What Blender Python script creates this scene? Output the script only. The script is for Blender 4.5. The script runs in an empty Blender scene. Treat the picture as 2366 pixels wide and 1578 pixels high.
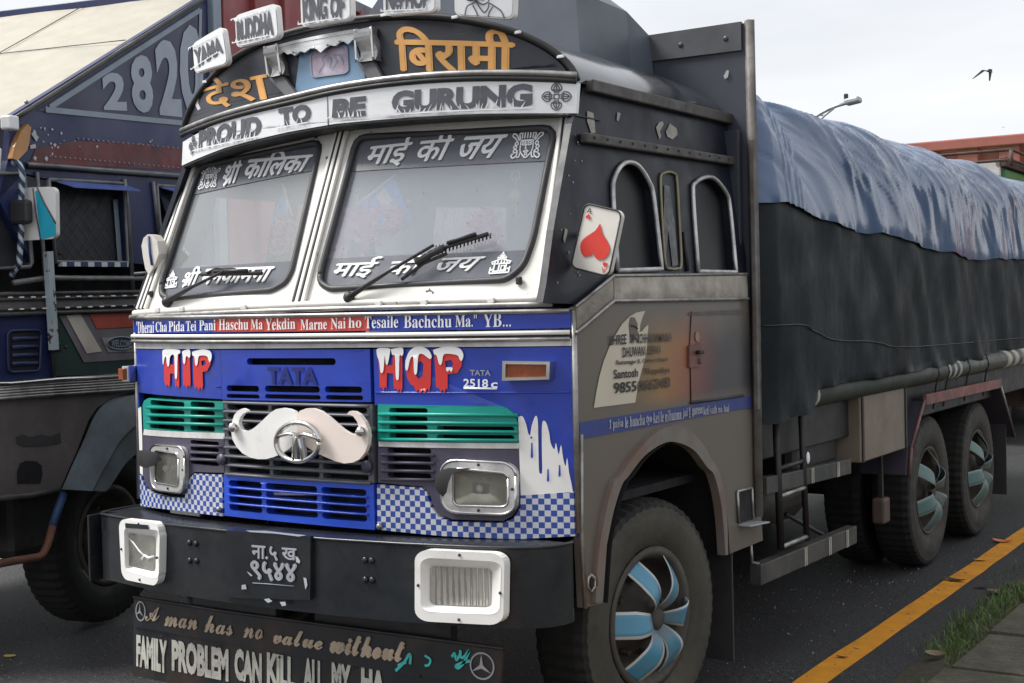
import bpy, bmesh, math, random
from mathutils import Vector, Matrix, noise
from mathutils.geometry import tessellate_polygon
random.seed(7)
SC = bpy.context.scene
COL = SC.collection
R = math.radians

# ------------------------------------------------------------------ camera
F_PX, YAW, PIT, ROL = 3082.5, .5756, -.023, -.0232
CAM = Vector((3.742, -4.2525, 1.8045))
fw = Vector((-math.sin(YAW)*math.cos(PIT), math.cos(YAW)*math.cos(PIT), math.sin(PIT)))
rt = fw.cross(Vector((0, 0, 1))).normalized()
up = rt.cross(fw)
rt, up = math.cos(ROL)*rt+math.sin(ROL)*up, -math.sin(ROL)*rt+math.cos(ROL)*up
cd = bpy.data.cameras.new('camera')
cam = bpy.data.objects.new('camera', cd)
COL.objects.link(cam)
cam.matrix_world = Matrix(((rt.x, up.x, -fw.x, CAM.x), (rt.y, up.y, -fw.y, CAM.y), (rt.z, up.z, -fw.z, CAM.z), (0, 0, 0, 1)))
cd.sensor_width = 36
cd.lens = 36*F_PX/2366
cd.clip_start = .05
cd.clip_end = 3000
SC.camera = cam
# ------------------------------------------------------------------ world, sun, exposure
SUN_EL, SUN_AZ = R(52), math.atan2(-.42, -.78)      # towards the sun: front left
w = bpy.data.worlds.new('World')
SC.world = w
w.use_nodes = True
nt = w.node_tree
bg = nt.nodes['Background']
bg.inputs[1].default_value = .1
sky = nt.nodes.new('ShaderNodeTexSky')
sky.sky_type = 'NISHITA'
sky.sun_disc = False
sky.sun_elevation = SUN_EL
sky.sun_rotation = SUN_AZ
tc = nt.nodes.new('ShaderNodeTexCoord')
mp = nt.nodes.new('ShaderNodeMapping')
mp.inputs['Scale'].default_value = (1.6, 1.6, 7)
nt.links.new(tc.outputs['Generated'], mp.inputs[0])
nz = nt.nodes.new('ShaderNodeTexNoise')
nz.inputs['Scale'].default_value = 2.2
nz.inputs['Detail'].default_value = 5
nt.links.new(mp.outputs[0], nz.inputs['Vector'])
cr = nt.nodes.new('ShaderNodeValToRGB')
cr.color_ramp.elements[0].position = .3
cr.color_ramp.elements[0].color = (4.1, 4.22, 4.4, 1)
cr.color_ramp.elements[1].position = .7
cr.color_ramp.elements[1].color = (5.15, 5.18, 5.24, 1)
nt.links.new(nz.outputs[0], cr.inputs[0])
mx = nt.nodes.new('ShaderNodeMix')
mx.data_type = 'RGBA'
mx.inputs[0].default_value = .93
nt.links.new(sky.outputs[0], mx.inputs[6])
nt.links.new(cr.outputs[0], mx.inputs[7])
nt.links.new(mx.outputs[2], bg.inputs[0])
sd = bpy.data.lights.new('sun', 'SUN')
sd.energy = 2.4
sd.angle = R(24)
sd.color = (1, .97, .92)
so = bpy.data.objects.new('sun', sd)
COL.objects.link(so)
so.location = (-6, -10, 14)
dirv = Vector((math.cos(SUN_EL)*math.cos(SUN_AZ), math.cos(SUN_EL)*math.sin(SUN_AZ), math.sin(SUN_EL)))
so.rotation_euler = dirv.to_track_quat('Z', 'Y').to_euler()
sky.sun_rotation = math.atan2(dirv.x, dirv.y)
SC.view_settings.view_transform = 'Standard'
SC.view_settings.look = 'None'
SC.view_settings.exposure = 1.0
SC.view_settings.gamma = 1

# ------------------------------------------------------------------ materials
def M(name, col, rough=.5, metal=0., var=.18, vs=5., dirt=None, da=.45, ds=3., bump=0., bs=60., spec=.5, coat=0., chip=None, ca=.62, cs=9.):
    m = bpy.data.materials.new(name)
    m.use_nodes = True
    t = m.node_tree
    N, L = t.nodes, t.links
    b = N['Principled BSDF']
    tcn = N.new('ShaderNodeTexCoord')
    def noi(scale, det=5):
        n = N.new('ShaderNodeTexNoise')
        n.inputs['Scale'].default_value = scale
        n.inputs['Detail'].default_value = det
        L.new(tcn.outputs['Object'], n.inputs['Vector'])
        return n
    def mix(fac, a, bb):
        x = N.new('ShaderNodeMix')
        x.data_type = 'RGBA'
        L.new(fac, x.inputs[0])
        for s, v in ((6, a), (7, bb)):
            if isinstance(v, tuple): x.inputs[s].default_value = (*v, 1)
            else: L.new(v, x.inputs[s])
        return x.outputs[2]
    def ramp(o, a, c):
        r = N.new('ShaderNodeMapRange')
        r.inputs[1].default_value = a
        r.inputs[2].default_value = c
        L.new(o, r.inputs[0])
        return r.outputs[0]
    n1 = noi(vs, 8)
    c = mix(ramp(n1.outputs[0], .3, .7), tuple(x*(1-var) for x in col), tuple(min(1, x*(1+var)) for x in col))
    if dirt:
        n2 = noi(ds, 9)
        n2.inputs['Roughness'].default_value = .7
        c = mix(ramp(n2.outputs[0], 1-da-.12, 1-da+.22), c, dirt)
    if chip:
        n3 = noi(cs, 6)
        c = mix(ramp(n3.outputs[0], ca, ca+.015), c, chip)
    L.new(c, b.inputs['Base Color'])
    n4 = noi(vs*2.3, 6)
    rr = N.new('ShaderNodeMapRange')
    rr.inputs[1].default_value, rr.inputs[2].default_value = .25, .75
    rr.inputs[3].default_value, rr.inputs[4].default_value = max(.03, rough*.75), min(1, rough*1.3)
    L.new(n4.outputs[0], rr.inputs[0])
    L.new(rr.outputs[0], b.inputs['Roughness'])
    b.inputs['Metallic'].default_value = metal
    b.inputs['Specular IOR Level'].default_value = spec
    b.inputs['Coat Weight'].default_value = coat
    b.inputs['Coat Roughness'].default_value = .12
    if bump:
        n5 = noi(bs, 4)
        bp = N.new('ShaderNodeBump')
        bp.inputs['Strength'].default_value = bump
        bp.inputs['Distance'].default_value = .01
        L.new(n5.outputs[0], bp.inputs['Height'])
        L.new(bp.outputs[0], b.inputs['Normal'])
    return m

DUST = (.13, .11, .09)
blue = M('blue paint', (.017, .05, .42), .32, var=.12, dirt=(.035, .05, .22), da=.4, ds=2.6, coat=.3, bump=.06, bs=18, chip=(.28, .3, .38), ca=.755, cs=26)
bluebright = M('bright blue paint', (.018, .075, .55), .35, var=.1, coat=.2, dirt=(.03, .04, .2), da=.3)
embossb = M('dark blue badge', (.012, .02, .16), .4)
teal = M('teal paint', (.005, .29, .235), .4, var=.1, dirt=(.02, .17, .15), da=.35)
purple = M('grey violet plastic', (.062, .056, .095), .5, var=.15, dirt=(.1, .09, .1), da=.4)
grillegrey = M('grey grille plastic', (.1, .105, .125), .45, var=.3, vs=2, dirt=(.03, .12, .12), da=.3, ds=2)
white = M('white paint', (.83, .82, .80), .4, var=.05, dirt=(.5, .47, .42), da=.3, ds=4)
dirtywhite = M('dirty white strip', (.68, .68, .68), .45, var=.08, dirt=(.3, .27, .23), da=.42, ds=7)
cream = M('cream pillar paint', (.8, .78, .73), .4, var=.05, dirt=(.42, .37, .3), da=.34, ds=5, chip=(.05, .045, .04), ca=.7, cs=22)
creamroof = M('cream roof paint', (.42, .39, .32), .45, var=.08, dirt=(.33, .3, .24), da=.35, ds=1.6)
white_board = M('white board', (.83, .84, .86), .35, var=.03, dirt=(.6, .6, .6), da=.3, ds=3)
lettergrey = M('dark grey lettering', (.10, .105, .125), .5, var=.2, vs=14)
letterwhite = M('white lettering', (.85, .85, .86), .4, var=.04)
gold = M('gold lettering', (.66, .33, .085), .45, var=.14, vs=7)
black = M('black cab paint', (.009, .012, .022), .4, var=.4, vs=3, spec=.22, dirt=(.02, .02, .023), da=.4, ds=2.5, bump=.05, bs=14, chip=(.3, .29, .26), ca=.745, cs=7)
blackclean = M('black panel paint', (.022, .024, .034), .35, var=.2, bump=.04, bs=10)
blackroof = M('wet black roof', (.02, .024, .032), .16, var=.5, vs=7, spec=.8, coat=.5, dirt=(.06, .068, .08), da=.42, ds=4, bump=.12, bs=11)
hoodm = M('dull grey black sheet', (.045, .051, .068), .45, var=.15, vs=2, bump=.03, bs=5)
bumperm = M('black bumper paint', (.011, .014, .018), .3, var=.3, dirt=(.03, .03, .032), da=.42, ds=4, bump=.06, bs=20, chip=(.16, .16, .16), ca=.76, cs=11)
sealm = M('grey black seal', (.045, .045, .05), .5, var=.2)
rubber = M('black rubber', (.03, .03, .033), .55, var=.2)
tyre_m = M('dusty tyre', (.024, .023, .02), .8, var=.25, dirt=(.055, .05, .038), da=.5, ds=5, bump=.25, bs=40)
dustytyre = M('very dusty tyre', (.04, .038, .03), .85, var=.2, dirt=(.07, .064, .046), da=.5, ds=4, bump=.2, bs=50)
tread_m = M('dark tread', (.007, .007, .0065), .85, var=.3, dirt=(.013, .012, .01), da=.42, ds=6, bump=.2)
darktyre = M('dark tyre', (.0055, .006, .0068), .7, var=.2, bump=.2)
rim_m = M('brown dusty rim', (.07, .062, .052), .7, var=.25, dirt=(.03, .028, .026), da=.45, ds=8)
brightsheet = M('bright pressed steel', (.72, .72, .72), .3, metal=.55, var=.15, vs=9, dirt=(.4, .38, .36), da=.35, ds=8, bump=.25, bs=22)
chrome = M('chrome', (.6, .59, .57), .22, metal=1, var=.12, dirt=(.25, .23, .2), da=.25, ds=9)
winsteel = M('tarnished bright window trim', (.5, .5, .5), .35, metal=.6, var=.3, vs=9, dirt=(.16, .14, .12), da=.42, ds=8)
steel = M('dull steel trim', (.36, .35, .34), .4, metal=.8, var=.25, vs=9, dirt=(.13, .12, .11), da=.42, ds=8, bump=.1, bs=30)
steeldent = M('dented steel strip', (.3, .27, .235), .38, metal=.75, var=.25, vs=6, dirt=(.16, .13, .1), da=.5, ds=5, bump=.6, bs=8)
steeldark = M('dark painted steel', (.016, .016, .018), .5, var=.3, dirt=(.04, .036, .03), da=.4, ds=6)
greyrail = M('grey green rail', (.042, .044, .045), .55, var=.25, dirt=(.09, .078, .065), da=.45, ds=5)
trimgrey = M('scuffed grey trim', (.2, .205, .21), .45, metal=.3, var=.25, vs=9, dirt=(.08, .078, .075), da=.42, ds=7)
pipe_m = M('dark green pipe', (.04, .05, .045), .5, var=.25, dirt=(.09, .08, .065), da=.42, ds=4)
doorbrown = M('dusty brown door', (.135, .115, .093), .5, var=.12, vs=3, dirt=(.12, .098, .08), da=.5, ds=2.5, bump=.03, bs=12)
fenderm = M('dusty fender lip', (.17, .155, .14), .5, var=.15, dirt=(.18, .095, .07), da=.45, ds=3)
beige = M('beige toolbox paint', (.2, .165, .13), .55, var=.1, dirt=(.16, .12, .085), da=.45, ds=4)
rustred = M('worn orange paint', (.28, .08, .055), .6, var=.3, dirt=(.1, .08, .09), da=.56, ds=9)
sideblue = M('dusty blue stripe', (.03, .05, .22), .5, var=.15, dirt=(.06, .065, .13), da=.4, ds=4)
beam_m = M('grimy side beam', (.075, .068, .06), .55, var=.3, vs=8, dirt=(.03, .03, .032), da=.5, ds=6)
post_m = M('rusty pale post', (.15, .14, .13), .6, var=.35, vs=8, dirt=(.07, .05, .04), da=.45, ds=7)
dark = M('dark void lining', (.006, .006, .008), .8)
amber = M('amber lens', (.3, .075, .02), .25, var=.2, vs=20)
lensglass = M('grimy reflector', (.5, .49, .44), .22, metal=.75, var=.35, vs=8, dirt=(.2, .19, .16), da=.42, ds=9)
clearlens = None
red = M('red paint', (.62, .035, .03), .45, var=.1)
redstrip = M('red strip', (.6, .07, .05), .45, var=.1)
paleskin = M('faded peach plate', (.82, .72, .66), .35, var=.05, vs=3, dirt=(.78, .55, .42), da=.3, ds=4)
inkblack = M('black lettering', (.02, .02, .022), .5)
inkfade = M('faded brown lettering', (.065, .045, .032), .5)
bladeblue_c = (.03, .27, .5)
navy = M('navy truck paint', (.019, .028, .1), .42, var=.2, vs=2, dirt=(.05, .05, .07), da=.36, ds=3, bump=.04, bs=9)
maroon = M('worn maroon paint', (.15, .028, .03), .5, var=.2, dirt=(.05, .03, .04), da=.45, ds=4)
redbody = M('faded red body', (.3, .06, .06), .5, var=.15, vs=2, dirt=(.2, .08, .08), da=.4, ds=2)
bottlegreen = M('bottle green paint', (.02, .05, .045), .45, var=.2)
palegrey = M('pale grey paint', (.25, .3, .36), .5, var=.1)
digitgrey = M('pale grey digits', (.34, .38, .45), .5, var=.08)
leftbrown = M('grimy lower body', (.13, .115, .11), .6, var=.25, vs=2.5, dirt=(.08, .07, .068), da=.5, ds=3)
leftfender = M('grey blue fender', (.11, .145, .17), .5, var=.2, dirt=(.09, .075, .065), da=.45, ds=4)
mesh_m = M('dark window mesh', (.03, .032, .042), .6, var=.3)
cyan = M('cyan paint', (.02, .42, .6), .4, var=.08)
bluevis = M('pale blue visor', (.09, .14, .42), .4, var=.12)
orangelamp = M('orange side lamp', (.45, .22, .08), .35, var=.4, vs=4, dirt=(.3, .16, .05), da=.5, ds=5)
peel = M('peeling pale blue pole', (.45, .52, .56), .5, var=.1, chip=(.06, .05, .045), ca=.6, cs=26, dirt=(.2, .35, .45), da=.4)
asphalt = M('asphalt', (.036, .036, .039), .66, var=.9, vs=42, dirt=(.021, .021, .023), da=.5, ds=.9, bump=1., bs=90, chip=(.15, .145, .14), ca=.67, cs=38)
def _cracks(m):
    N, L = m.node_tree.nodes, m.node_tree.links
    b = N['Principled BSDF']
    src = b.inputs['Base Color'].links[0].from_socket
    u = N.new('ShaderNodeTexCoord')
    n = N.new('ShaderNodeTexNoise')
    n.inputs['Scale'].default_value = 3
    n.inputs['Detail'].default_value = 6
    L.new(u.outputs['Object'], n.inputs['Vector'])
    ad = N.new('ShaderNodeVectorMath')
    ad.operation = 'MULTIPLY_ADD'
    ad.inputs[1].default_value = (.5, .5, .5)
    L.new(n.outputs['Color'], ad.inputs[0])
    L.new(u.outputs['Object'], ad.inputs[2])
    v = N.new('ShaderNodeTexVoronoi')
    v.feature = 'DISTANCE_TO_EDGE'
    v.inputs['Scale'].default_value = .55
    L.new(ad.outputs[0], v.inputs['Vector'])
    c = N.new('ShaderNodeMath')
    c.operation = 'LESS_THAN'
    c.inputs[1].default_value = .0035
    L.new(v.outputs['Distance'], c.inputs[0])
    x = N.new('ShaderNodeMix')
    x.data_type = 'RGBA'
    L.new(c.outputs[0], x.inputs[0])
    L.new(src, x.inputs[6])
    x.inputs[7].default_value = (.012, .012, .012, 1)
    L.new(x.outputs[2], b.inputs['Base Color'])
_cracks(asphalt)
yellow = M('worn yellow road paint', (.74, .3, .01), .65, var=.12, vs=9, dirt=(.52, .2, .012), da=.4, ds=4, chip=(.09, .075, .05), ca=.65, cs=21, bump=.25, bs=150)
roadwhite = M('white road paint', (.7, .7, .7), .6, var=.1)
slabm = M('mossy concrete slab', (.1, .09, .065), .9, var=.35, vs=9, dirt=(.055, .058, .032), da=.52, ds=5, bump=.8, bs=50)
grassm = M('grass', (.085, .145, .032), .6, var=.5, vs=14, dirt=(.13, .11, .05), da=.42, ds=9)
soil = M('soil', (.05, .045, .025), .9, var=.3, vs=20, bump=.6, bs=40)
contred = M('red container paint', (.34, .1, .085), .6, var=.12, dirt=(.3, .08, .06), da=.4, ds=1)
greenbody = M('green body paint', (.06, .24, .07), .45, var=.15)
rustbrown = M('rusty brown steel', (.11, .07, .055), .7, var=.3, dirt=(.05, .04, .035), da=.45, ds=3)
lampgrey = M('galvanised grey', (.4, .42, .45), .45, metal=.3, var=.1)
birdm = M('dark feathers', (.02, .02, .022), .7)
leafm = M('dry leaf', (.2, .14, .08), .7, var=.3, vs=15)
leafd = M('dark dead leaf', (.05, .03, .02), .7, var=.3, vs=15)
leafy = M('yellow leaf', (.65, .48, .15), .6, var=.2)
leafo = M('orange leaf', (.7, .22, .05), .6, var=.2)
flagblue = M('pale blue flag cloth', (.07, .36, .9), .7, var=.05)
flagwhite = M('white flag cloth', (.8, .78, .72), .7, var=.05)
pink = M('pink flowers', (.9, .36, .5), .6, var=.3, vs=20)
plastic = M('crinkled clear plastic', (.75, .68, .68), .15, var=.15, vs=14, bump=.8, bs=16)
ballyel = M('yellow ball', (.7, .62, .25), .5)
seatm = M('grey seat cloth', (.35, .36, .38), .7, var=.15)
curtain = M('pale cab lining', (.75, .77, .8), .8, var=.1, bump=.3, bs=7)
pict = M('faded violet picture', (.42, .38, .46), .3, var=.3, vs=14, dirt=(.28, .2, .27), da=.5, ds=11)
picblue = M('pale blue panel', (.17, .28, .42), .35, var=.12, vs=3)
bandm = M('dark sun strip film', (.14, .147, .172), .25, var=.05, chip=(.03, .03, .03), ca=.72, cs=70)

def uvmat(name, build, rough=.5, coat=0.):
    m = bpy.data.materials.new(name)
    m.use_nodes = True
    t = m.node_tree
    b = t.nodes['Principled BSDF']
    b.inputs['Roughness'].default_value = rough
    b.inputs['Coat Weight'].default_value = coat
    u = t.nodes.new('ShaderNodeTexCoord')
    c = build(t.nodes, t.links, u)
    t.links.new(c, b.inputs['Base Color'])
    return m
def _mix(N, L, f, a, b):
    x = N.new('ShaderNodeMix')
    x.data_type = 'RGBA'
    L.new(f, x.inputs[0])
    for s, v in ((6, a), (7, b)):
        if isinstance(v, tuple): x.inputs[s].default_value = (*v, 1)
        else: L.new(v, x.inputs[s])
    return x.outputs[2]
def _math(N, L, op, a, b=None, c=None):
    x = N.new('ShaderNodeMath')
    x.operation = op
    for i, v in enumerate((a, b, c)):
        if v is None: continue
        if isinstance(v, (int, float)): x.inputs[i].default_value = v
        else: L.new(v, x.inputs[i])
    return x.outputs[0]
def _noise(N, L, vec, scale, det=4):
    n = N.new('ShaderNodeTexNoise')
    n.inputs['Scale'].default_value = scale
    n.inputs['Detail'].default_value = det
    L.new(vec, n.inputs['Vector'])
    return n.outputs[0]
def b_check(N, L, u):
    wv = N.new('ShaderNodeTexNoise')
    c = N.new('ShaderNodeTexChecker')
    c.inputs['Scale'].default_value = 1/.0225
    mpn = N.new('ShaderNodeMapping')
    mpn.inputs['Location'].default_value = (3.003, 3.004, .0113)
    L.new(u.outputs['UV'], mpn.inputs[0])
    L.new(mpn.outputs[0], c.inputs['Vector'])
    n = _noise(N, L, u.outputs['Object'], 6, 7)
    c1 = _mix(N, L, n, (.7, .72, .78), (.42, .43, .47))
    c2 = _mix(N, L, n, (.03, .085, .4), (.035, .06, .25))
    L.new(c1, c.inputs['Color1'])
    L.new(c2, c.inputs['Color2'])
    return c.outputs['Color']
checkm = uvmat('blue white checker film', b_check, .35, .2)
def b_drip(N, L, u):      # red letter, white paint poured over the top
    s = N.new('ShaderNodeSeparateXYZ')
    L.new(u.outputs['UV'], s.inputs[0])
    cx = N.new('ShaderNodeCombineXYZ')
    L.new(_math(N, L, 'MULTIPLY', s.outputs[0], 1.), cx.inputs[0])
    n = _noise(N, L, cx.outputs[0], 9., 1.5)
    d = _math(N, L, 'MULTIPLY', _math(N, L, 'MAXIMUM', _math(N, L, 'SUBTRACT', n, .5), 0), 3.2)
    thr = _math(N, L, 'SUBTRACT', .76, d)
    f = _math(N, L, 'GREATER_THAN', s.outputs[1], thr)
    return _mix(N, L, f, (.62, .03, .03), (.8, .8, .78))
dripm = uvmat('red letters with poured white', b_drip, .4)
def b_blade(c1, c2):
    def f(N, L, u):
        s = N.new('ShaderNodeSeparateXYZ')
        L.new(u.outputs['UV'], s.inputs[0])
        e = _math(N, L, 'GREATER_THAN', _math(N, L, 'ABSOLUTE', _math(N, L, 'SUBTRACT', s.outputs[1], .5)), .39)
        n = _noise(N, L, u.outputs['Object'], 12, 6)
        base = _mix(N, L, e, c1, c2)
        k = N.new('ShaderNodeMapRange')
        k.inputs[1].default_value, k.inputs[2].default_value = .5, .05
        L.new(s.outputs[0], k.inputs[0])
        dst = _math(N, L, 'MULTIPLY', k.outputs[0], _math(N, L, 'ADD', n, .25))
        return _mix(N, L, dst, base, (.12, .105, .085))
    return f
bladeblue = uvmat('blue ribbon with white edge', b_blade((.07, .245, .37), (.52, .53, .52)), .4)
bladegreen = uvmat('dusty green ribbon', b_blade((.09, .165, .16), (.2, .25, .24)), .5)
DB = (.135, .115, .093)
def b_door(N, L, u):       # airbrushed fade along the door: bare brown, ochre, orange red, slate
    s = N.new('ShaderNodeSeparateXYZ')
    L.new(u.outputs['UV'], s.inputs[0])
    n = _noise(N, L, u.outputs['UV'], 4, 3)
    t = _math(N, L, 'ADD', s.outputs[0], _math(N, L, 'MULTIPLY', _math(N, L, 'SUBTRACT', n, .5), .22))
    t = _math(N, L, 'ADD', t, _math(N, L, 'MULTIPLY', _math(N, L, 'SUBTRACT', s.outputs[1], 1.6), -.1))
    r = N.new('ShaderNodeValToRGB')
    rr = N.new('ShaderNodeMapRange')
    rr.inputs[1].default_value, rr.inputs[2].default_value = .45, 1.75
    L.new(t, rr.inputs[0])
    L.new(rr.outputs[0], r.inputs[0])
    pts = ((0, DB), (.12, (.17, .12, .055)), (.28, (.33, .18, .05)), (.42, (.32, .115, .04)), (.55, (.21, .06, .045)), (.66, (.1, .035, .04)), (.76, (.035, .033, .045)), (1, (.04, .042, .052)))
    el = r.color_ramp.elements
    while len(el) < len(pts): el.new(.5)
    for e, (p, c) in zip(el, pts):
        e.position = p
        e.color = (*c, 1)
    fade = N.new('ShaderNodeMapRange')
    fade.inputs[1].default_value, fade.inputs[2].default_value = 1.80, 1.62
    L.new(_math(N, L, 'ADD', s.outputs[1], _math(N, L, 'MULTIPLY', _math(N, L, 'SUBTRACT', n, .5), .2)), fade.inputs[0])
    lowf = N.new('ShaderNodeMapRange')
    lowf.inputs[1].default_value, lowf.inputs[2].default_value = 1.37, 1.43
    L.new(s.outputs[1], lowf.inputs[0])
    c = _mix(N, L, _math(N, L, 'MULTIPLY', fade.outputs[0], lowf.outputs[0]), DB, r.outputs[0])
    return _mix(N, L, _math(N, L, 'MULTIPLY', _noise(N, L, u.outputs['Object'], 3, 8), .38), c, (.13, .108, .09))
doorart = uvmat('airbrushed door paint', b_door, .4, .15)
def b_candy(N, L, u):
    wv = N.new('ShaderNodeTexWave')
    wv.bands_direction = 'DIAGONAL'
    wv.inputs['Scale'].default_value = 9
    L.new(u.outputs['Object'], wv.inputs['Vector'])
    return _mix(N, L, _math(N, L, 'GREATER_THAN', wv.outputs['Fac'], .55), (.03, .05, .09), (.5, .58, .62))
candy = uvmat('blue white twisted tape', b_candy, .45)
def b_stripe(N, L, u):
    s = N.new('ShaderNodeSeparateXYZ')
    L.new(u.outputs['UV'], s.inputs[0])
    v = _math(N, L, 'FRACT', _math(N, L, 'MULTIPLY', s.outputs[0], 8.2))
    return _mix(N, L, _math(N, L, 'GREATER_THAN', v, .55), (.03, .055, .13), (.65, .7, .75))
stripem = uvmat('striped sill tape', b_stripe, .45)
def b_marble(N, L, u):
    n = _noise(N, L, u.outputs['Object'], 9, 5)
    return _mix(N, L, _math(N, L, 'GREATER_THAN', n, .56), (.7, .68, .66), (.25, .24, .25))
marblem = uvmat('white swirled frame', b_marble, .5)

def ribmat():
    m = bpy.data.materials.new('ribbed lamp lens')
    m.use_nodes = True
    N, L = m.node_tree.nodes, m.node_tree.links
    b = N['Principled BSDF']
    u = N.new('ShaderNodeTexCoord')
    n = _noise(N, L, u.outputs['Object'], 9, 3)
    L.new(_mix(N, L, n, (.34, .33, .3), (.8, .79, .75)), b.inputs['Base Color'])
    b.inputs['Metallic'].default_value = .7
    b.inputs['Roughness'].default_value = .12
    b.inputs['Coat Weight'].default_value = 1.
    wv = N.new('ShaderNodeTexWave')
    wv.inputs['Scale'].default_value = 13
    wv.inputs['Distortion'].default_value = 1.2
    wv.inputs['Detail'].default_value = 1
    L.new(u.outputs['Object'], wv.inputs['Vector'])
    bp = N.new('ShaderNodeBump')
    bp.inputs['Strength'].default_value = .9
    bp.inputs['Distance'].default_value = .012
    L.new(wv.outputs['Fac'], bp.inputs['Height'])
    L.new(bp.outputs[0], b.inputs['Normal'])
    return m
clearlens = ribmat()
def glassmat(name, film=.5, col=(.5, .52, .55), rough=.06, tint=(.75, .8, .8), coat=1., ior=1.55):
    m = bpy.data.materials.new(name)
    m.use_nodes = True
    N, L = m.node_tree.nodes, m.node_tree.links
    b = N['Principled BSDF']
    b.inputs['Roughness'].default_value = .5
    u = N.new('ShaderNodeTexCoord')
    n = _noise(N, L, u.outputs['Object'], 1.6, 6)
    n2 = _noise(N, L, u.outputs['Object'], 90, 2)
    c = _mix(N, L, _math(N, L, 'GREATER_THAN', n2, .7), col, tuple(x*.45 for x in col))
    L.new(c, b.inputs['Base Color'])
    b.inputs['Coat Weight'].default_value = coat
    b.inputs['Specular IOR Level'].default_value = .3
    b.inputs['Coat Roughness'].default_value = rough
    tr = N.new('ShaderNodeBsdfTransparent')
    tr.inputs[0].default_value = (*tint, 1)
    gl = N.new('ShaderNodeBsdfGlossy')
    gl.inputs['Roughness'].default_value = rough
    fr = N.new('ShaderNodeFresnel')
    fr.inputs[0].default_value = ior
    m0 = N.new('ShaderNodeMixShader')
    L.new(fr.outputs[0], m0.inputs[0])
    L.new(tr.outputs[0], m0.inputs[1])
    L.new(gl.outputs[0], m0.inputs[2])
    mxs = N.new('ShaderNodeMixShader')
    fac = _math(N, L, 'ADD', film-.09, _math(N, L, 'MULTIPLY', n, .18))
    L.new(fac, mxs.inputs[0])
    L.new(m0.outputs[0], mxs.inputs[1])
    L.new(b.outputs[0], mxs.inputs[2])
    L.new(mxs.outputs[0], N['Material Output'].inputs[0])
    return m
wsglass = glassmat('misty sky toned windscreen glass', .27, (.8, .86, .98), .04, (.98, .985, .99), 1., 2.05)  # film colour carries mist on the glass and a painted sky reflection
wsglass2 = glassmat('misty pale sky toned windscreen glass', .24, (.84, .89, .93), .04, (.98, .985, .985), 1., 2.05)  # paler film, again mist plus sky reflection put into the colour
sideglass = glassmat('dark side glass', .8, (.008, .008, .011), .3, (.3, .3, .3), .12, 1.2)
lampglass = glassmat('lamp glass', .22, (.5, .49, .43), .06, (.9, .9, .86), 1., 1.6)

# ------------------------------------------------------------------ object helpers
def tag(o, label, cat, group=None):
    o['label'] = label
    o['category'] = cat
    if group: o['group'] = group
    return o
def empty(name, loc, label, cat, group=None):
    o = bpy.data.objects.new(name, None)
    COL.objects.link(o)
    o.location = loc
    o.empty_display_size = .2
    return tag(o, label, cat, group)
def put(name, me, mat, parent=None, label=None, local=False):
    o = bpy.data.objects.new(name, me)
    COL.objects.link(o)
    if mat and not me.materials: me.materials.append(mat)
    if parent:
        o.parent = parent
        if not local:
            p, t = parent, Vector((0, 0, 0))
            while p:
                t += p.location
                if p.parent: t += p.matrix_parent_inverse.translation
                p = p.parent
            o.matrix_parent_inverse = Matrix.Translation(-t)
    if label: o['label'] = label
    return o
def mk(name, verts, faces, mat, parent=None, smooth=True, uvs=None, label=None, local=False):
    me = bpy.data.meshes.new(name)
    me.from_pydata([tuple(v) for v in verts], [], faces)
    if uvs:
        ul = me.uv_layers.new(name='UVMap')
        for p in me.polygons:
            for li in p.loop_indices: ul.data[li].uv = uvs[me.loops[li].vertex_index]
    if smooth: me.polygons.foreach_set('use_smooth', [True]*len(me.polygons))
    me.update()
    return put(name, me, mat, parent, label, local)

class Front:                                    # surface y = S(x,z), seen along +y
    def __init__(s, S): s.S = S
    def map(s, a, b, off=0): return Vector((a, s.S(a, b)-off, b))
    def inv(s, u, v, off=0.):
        d = fw*F_PX+rt*(u-1183)+up*(789-v)
        y = .1
        for _ in range(25):
            P = CAM+d*((y-CAM.y)/d.y)
            y += .6*(s.S(P.x, P.z)-off-y)
        return (P.x, P.z)
    out = Vector((0, -1, 0))
class Side:                                     # surface x = X(z), seen along -x
    def __init__(s, X): s.X = X
    def map(s, a, b, off=0): return Vector((s.X(b)+off, a, b))
    def inv(s, u, v, off=0.):
        d = fw*F_PX+rt*(u-1183)+up*(789-v)
        x = 1.2
        for _ in range(12):
            P = CAM+d*((x-CAM.x)/d.x)
            x = s.X(P.z)+off
        return (P.y, P.z)
    out = Vector((1, 0, 0))
class Plane:
    def __init__(s, o, ea, eb): s.o, s.ea, s.eb = Vector(o), Vector(ea).normalized(), Vector(eb).normalized(); s.out = s.ea.cross(s.eb).normalized()
    def map(s, a, b, off=0): return s.o+s.ea*a+s.eb*b+s.out*off
    def inv(s, u, v, off=0.):
        d = fw*F_PX+rt*(u-1183)+up*(789-v)
        P = CAM+d*((s.o+s.out*off-CAM).dot(s.out)/d.dot(s.out))-s.o
        return (P.dot(s.ea), P.dot(s.eb))

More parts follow.
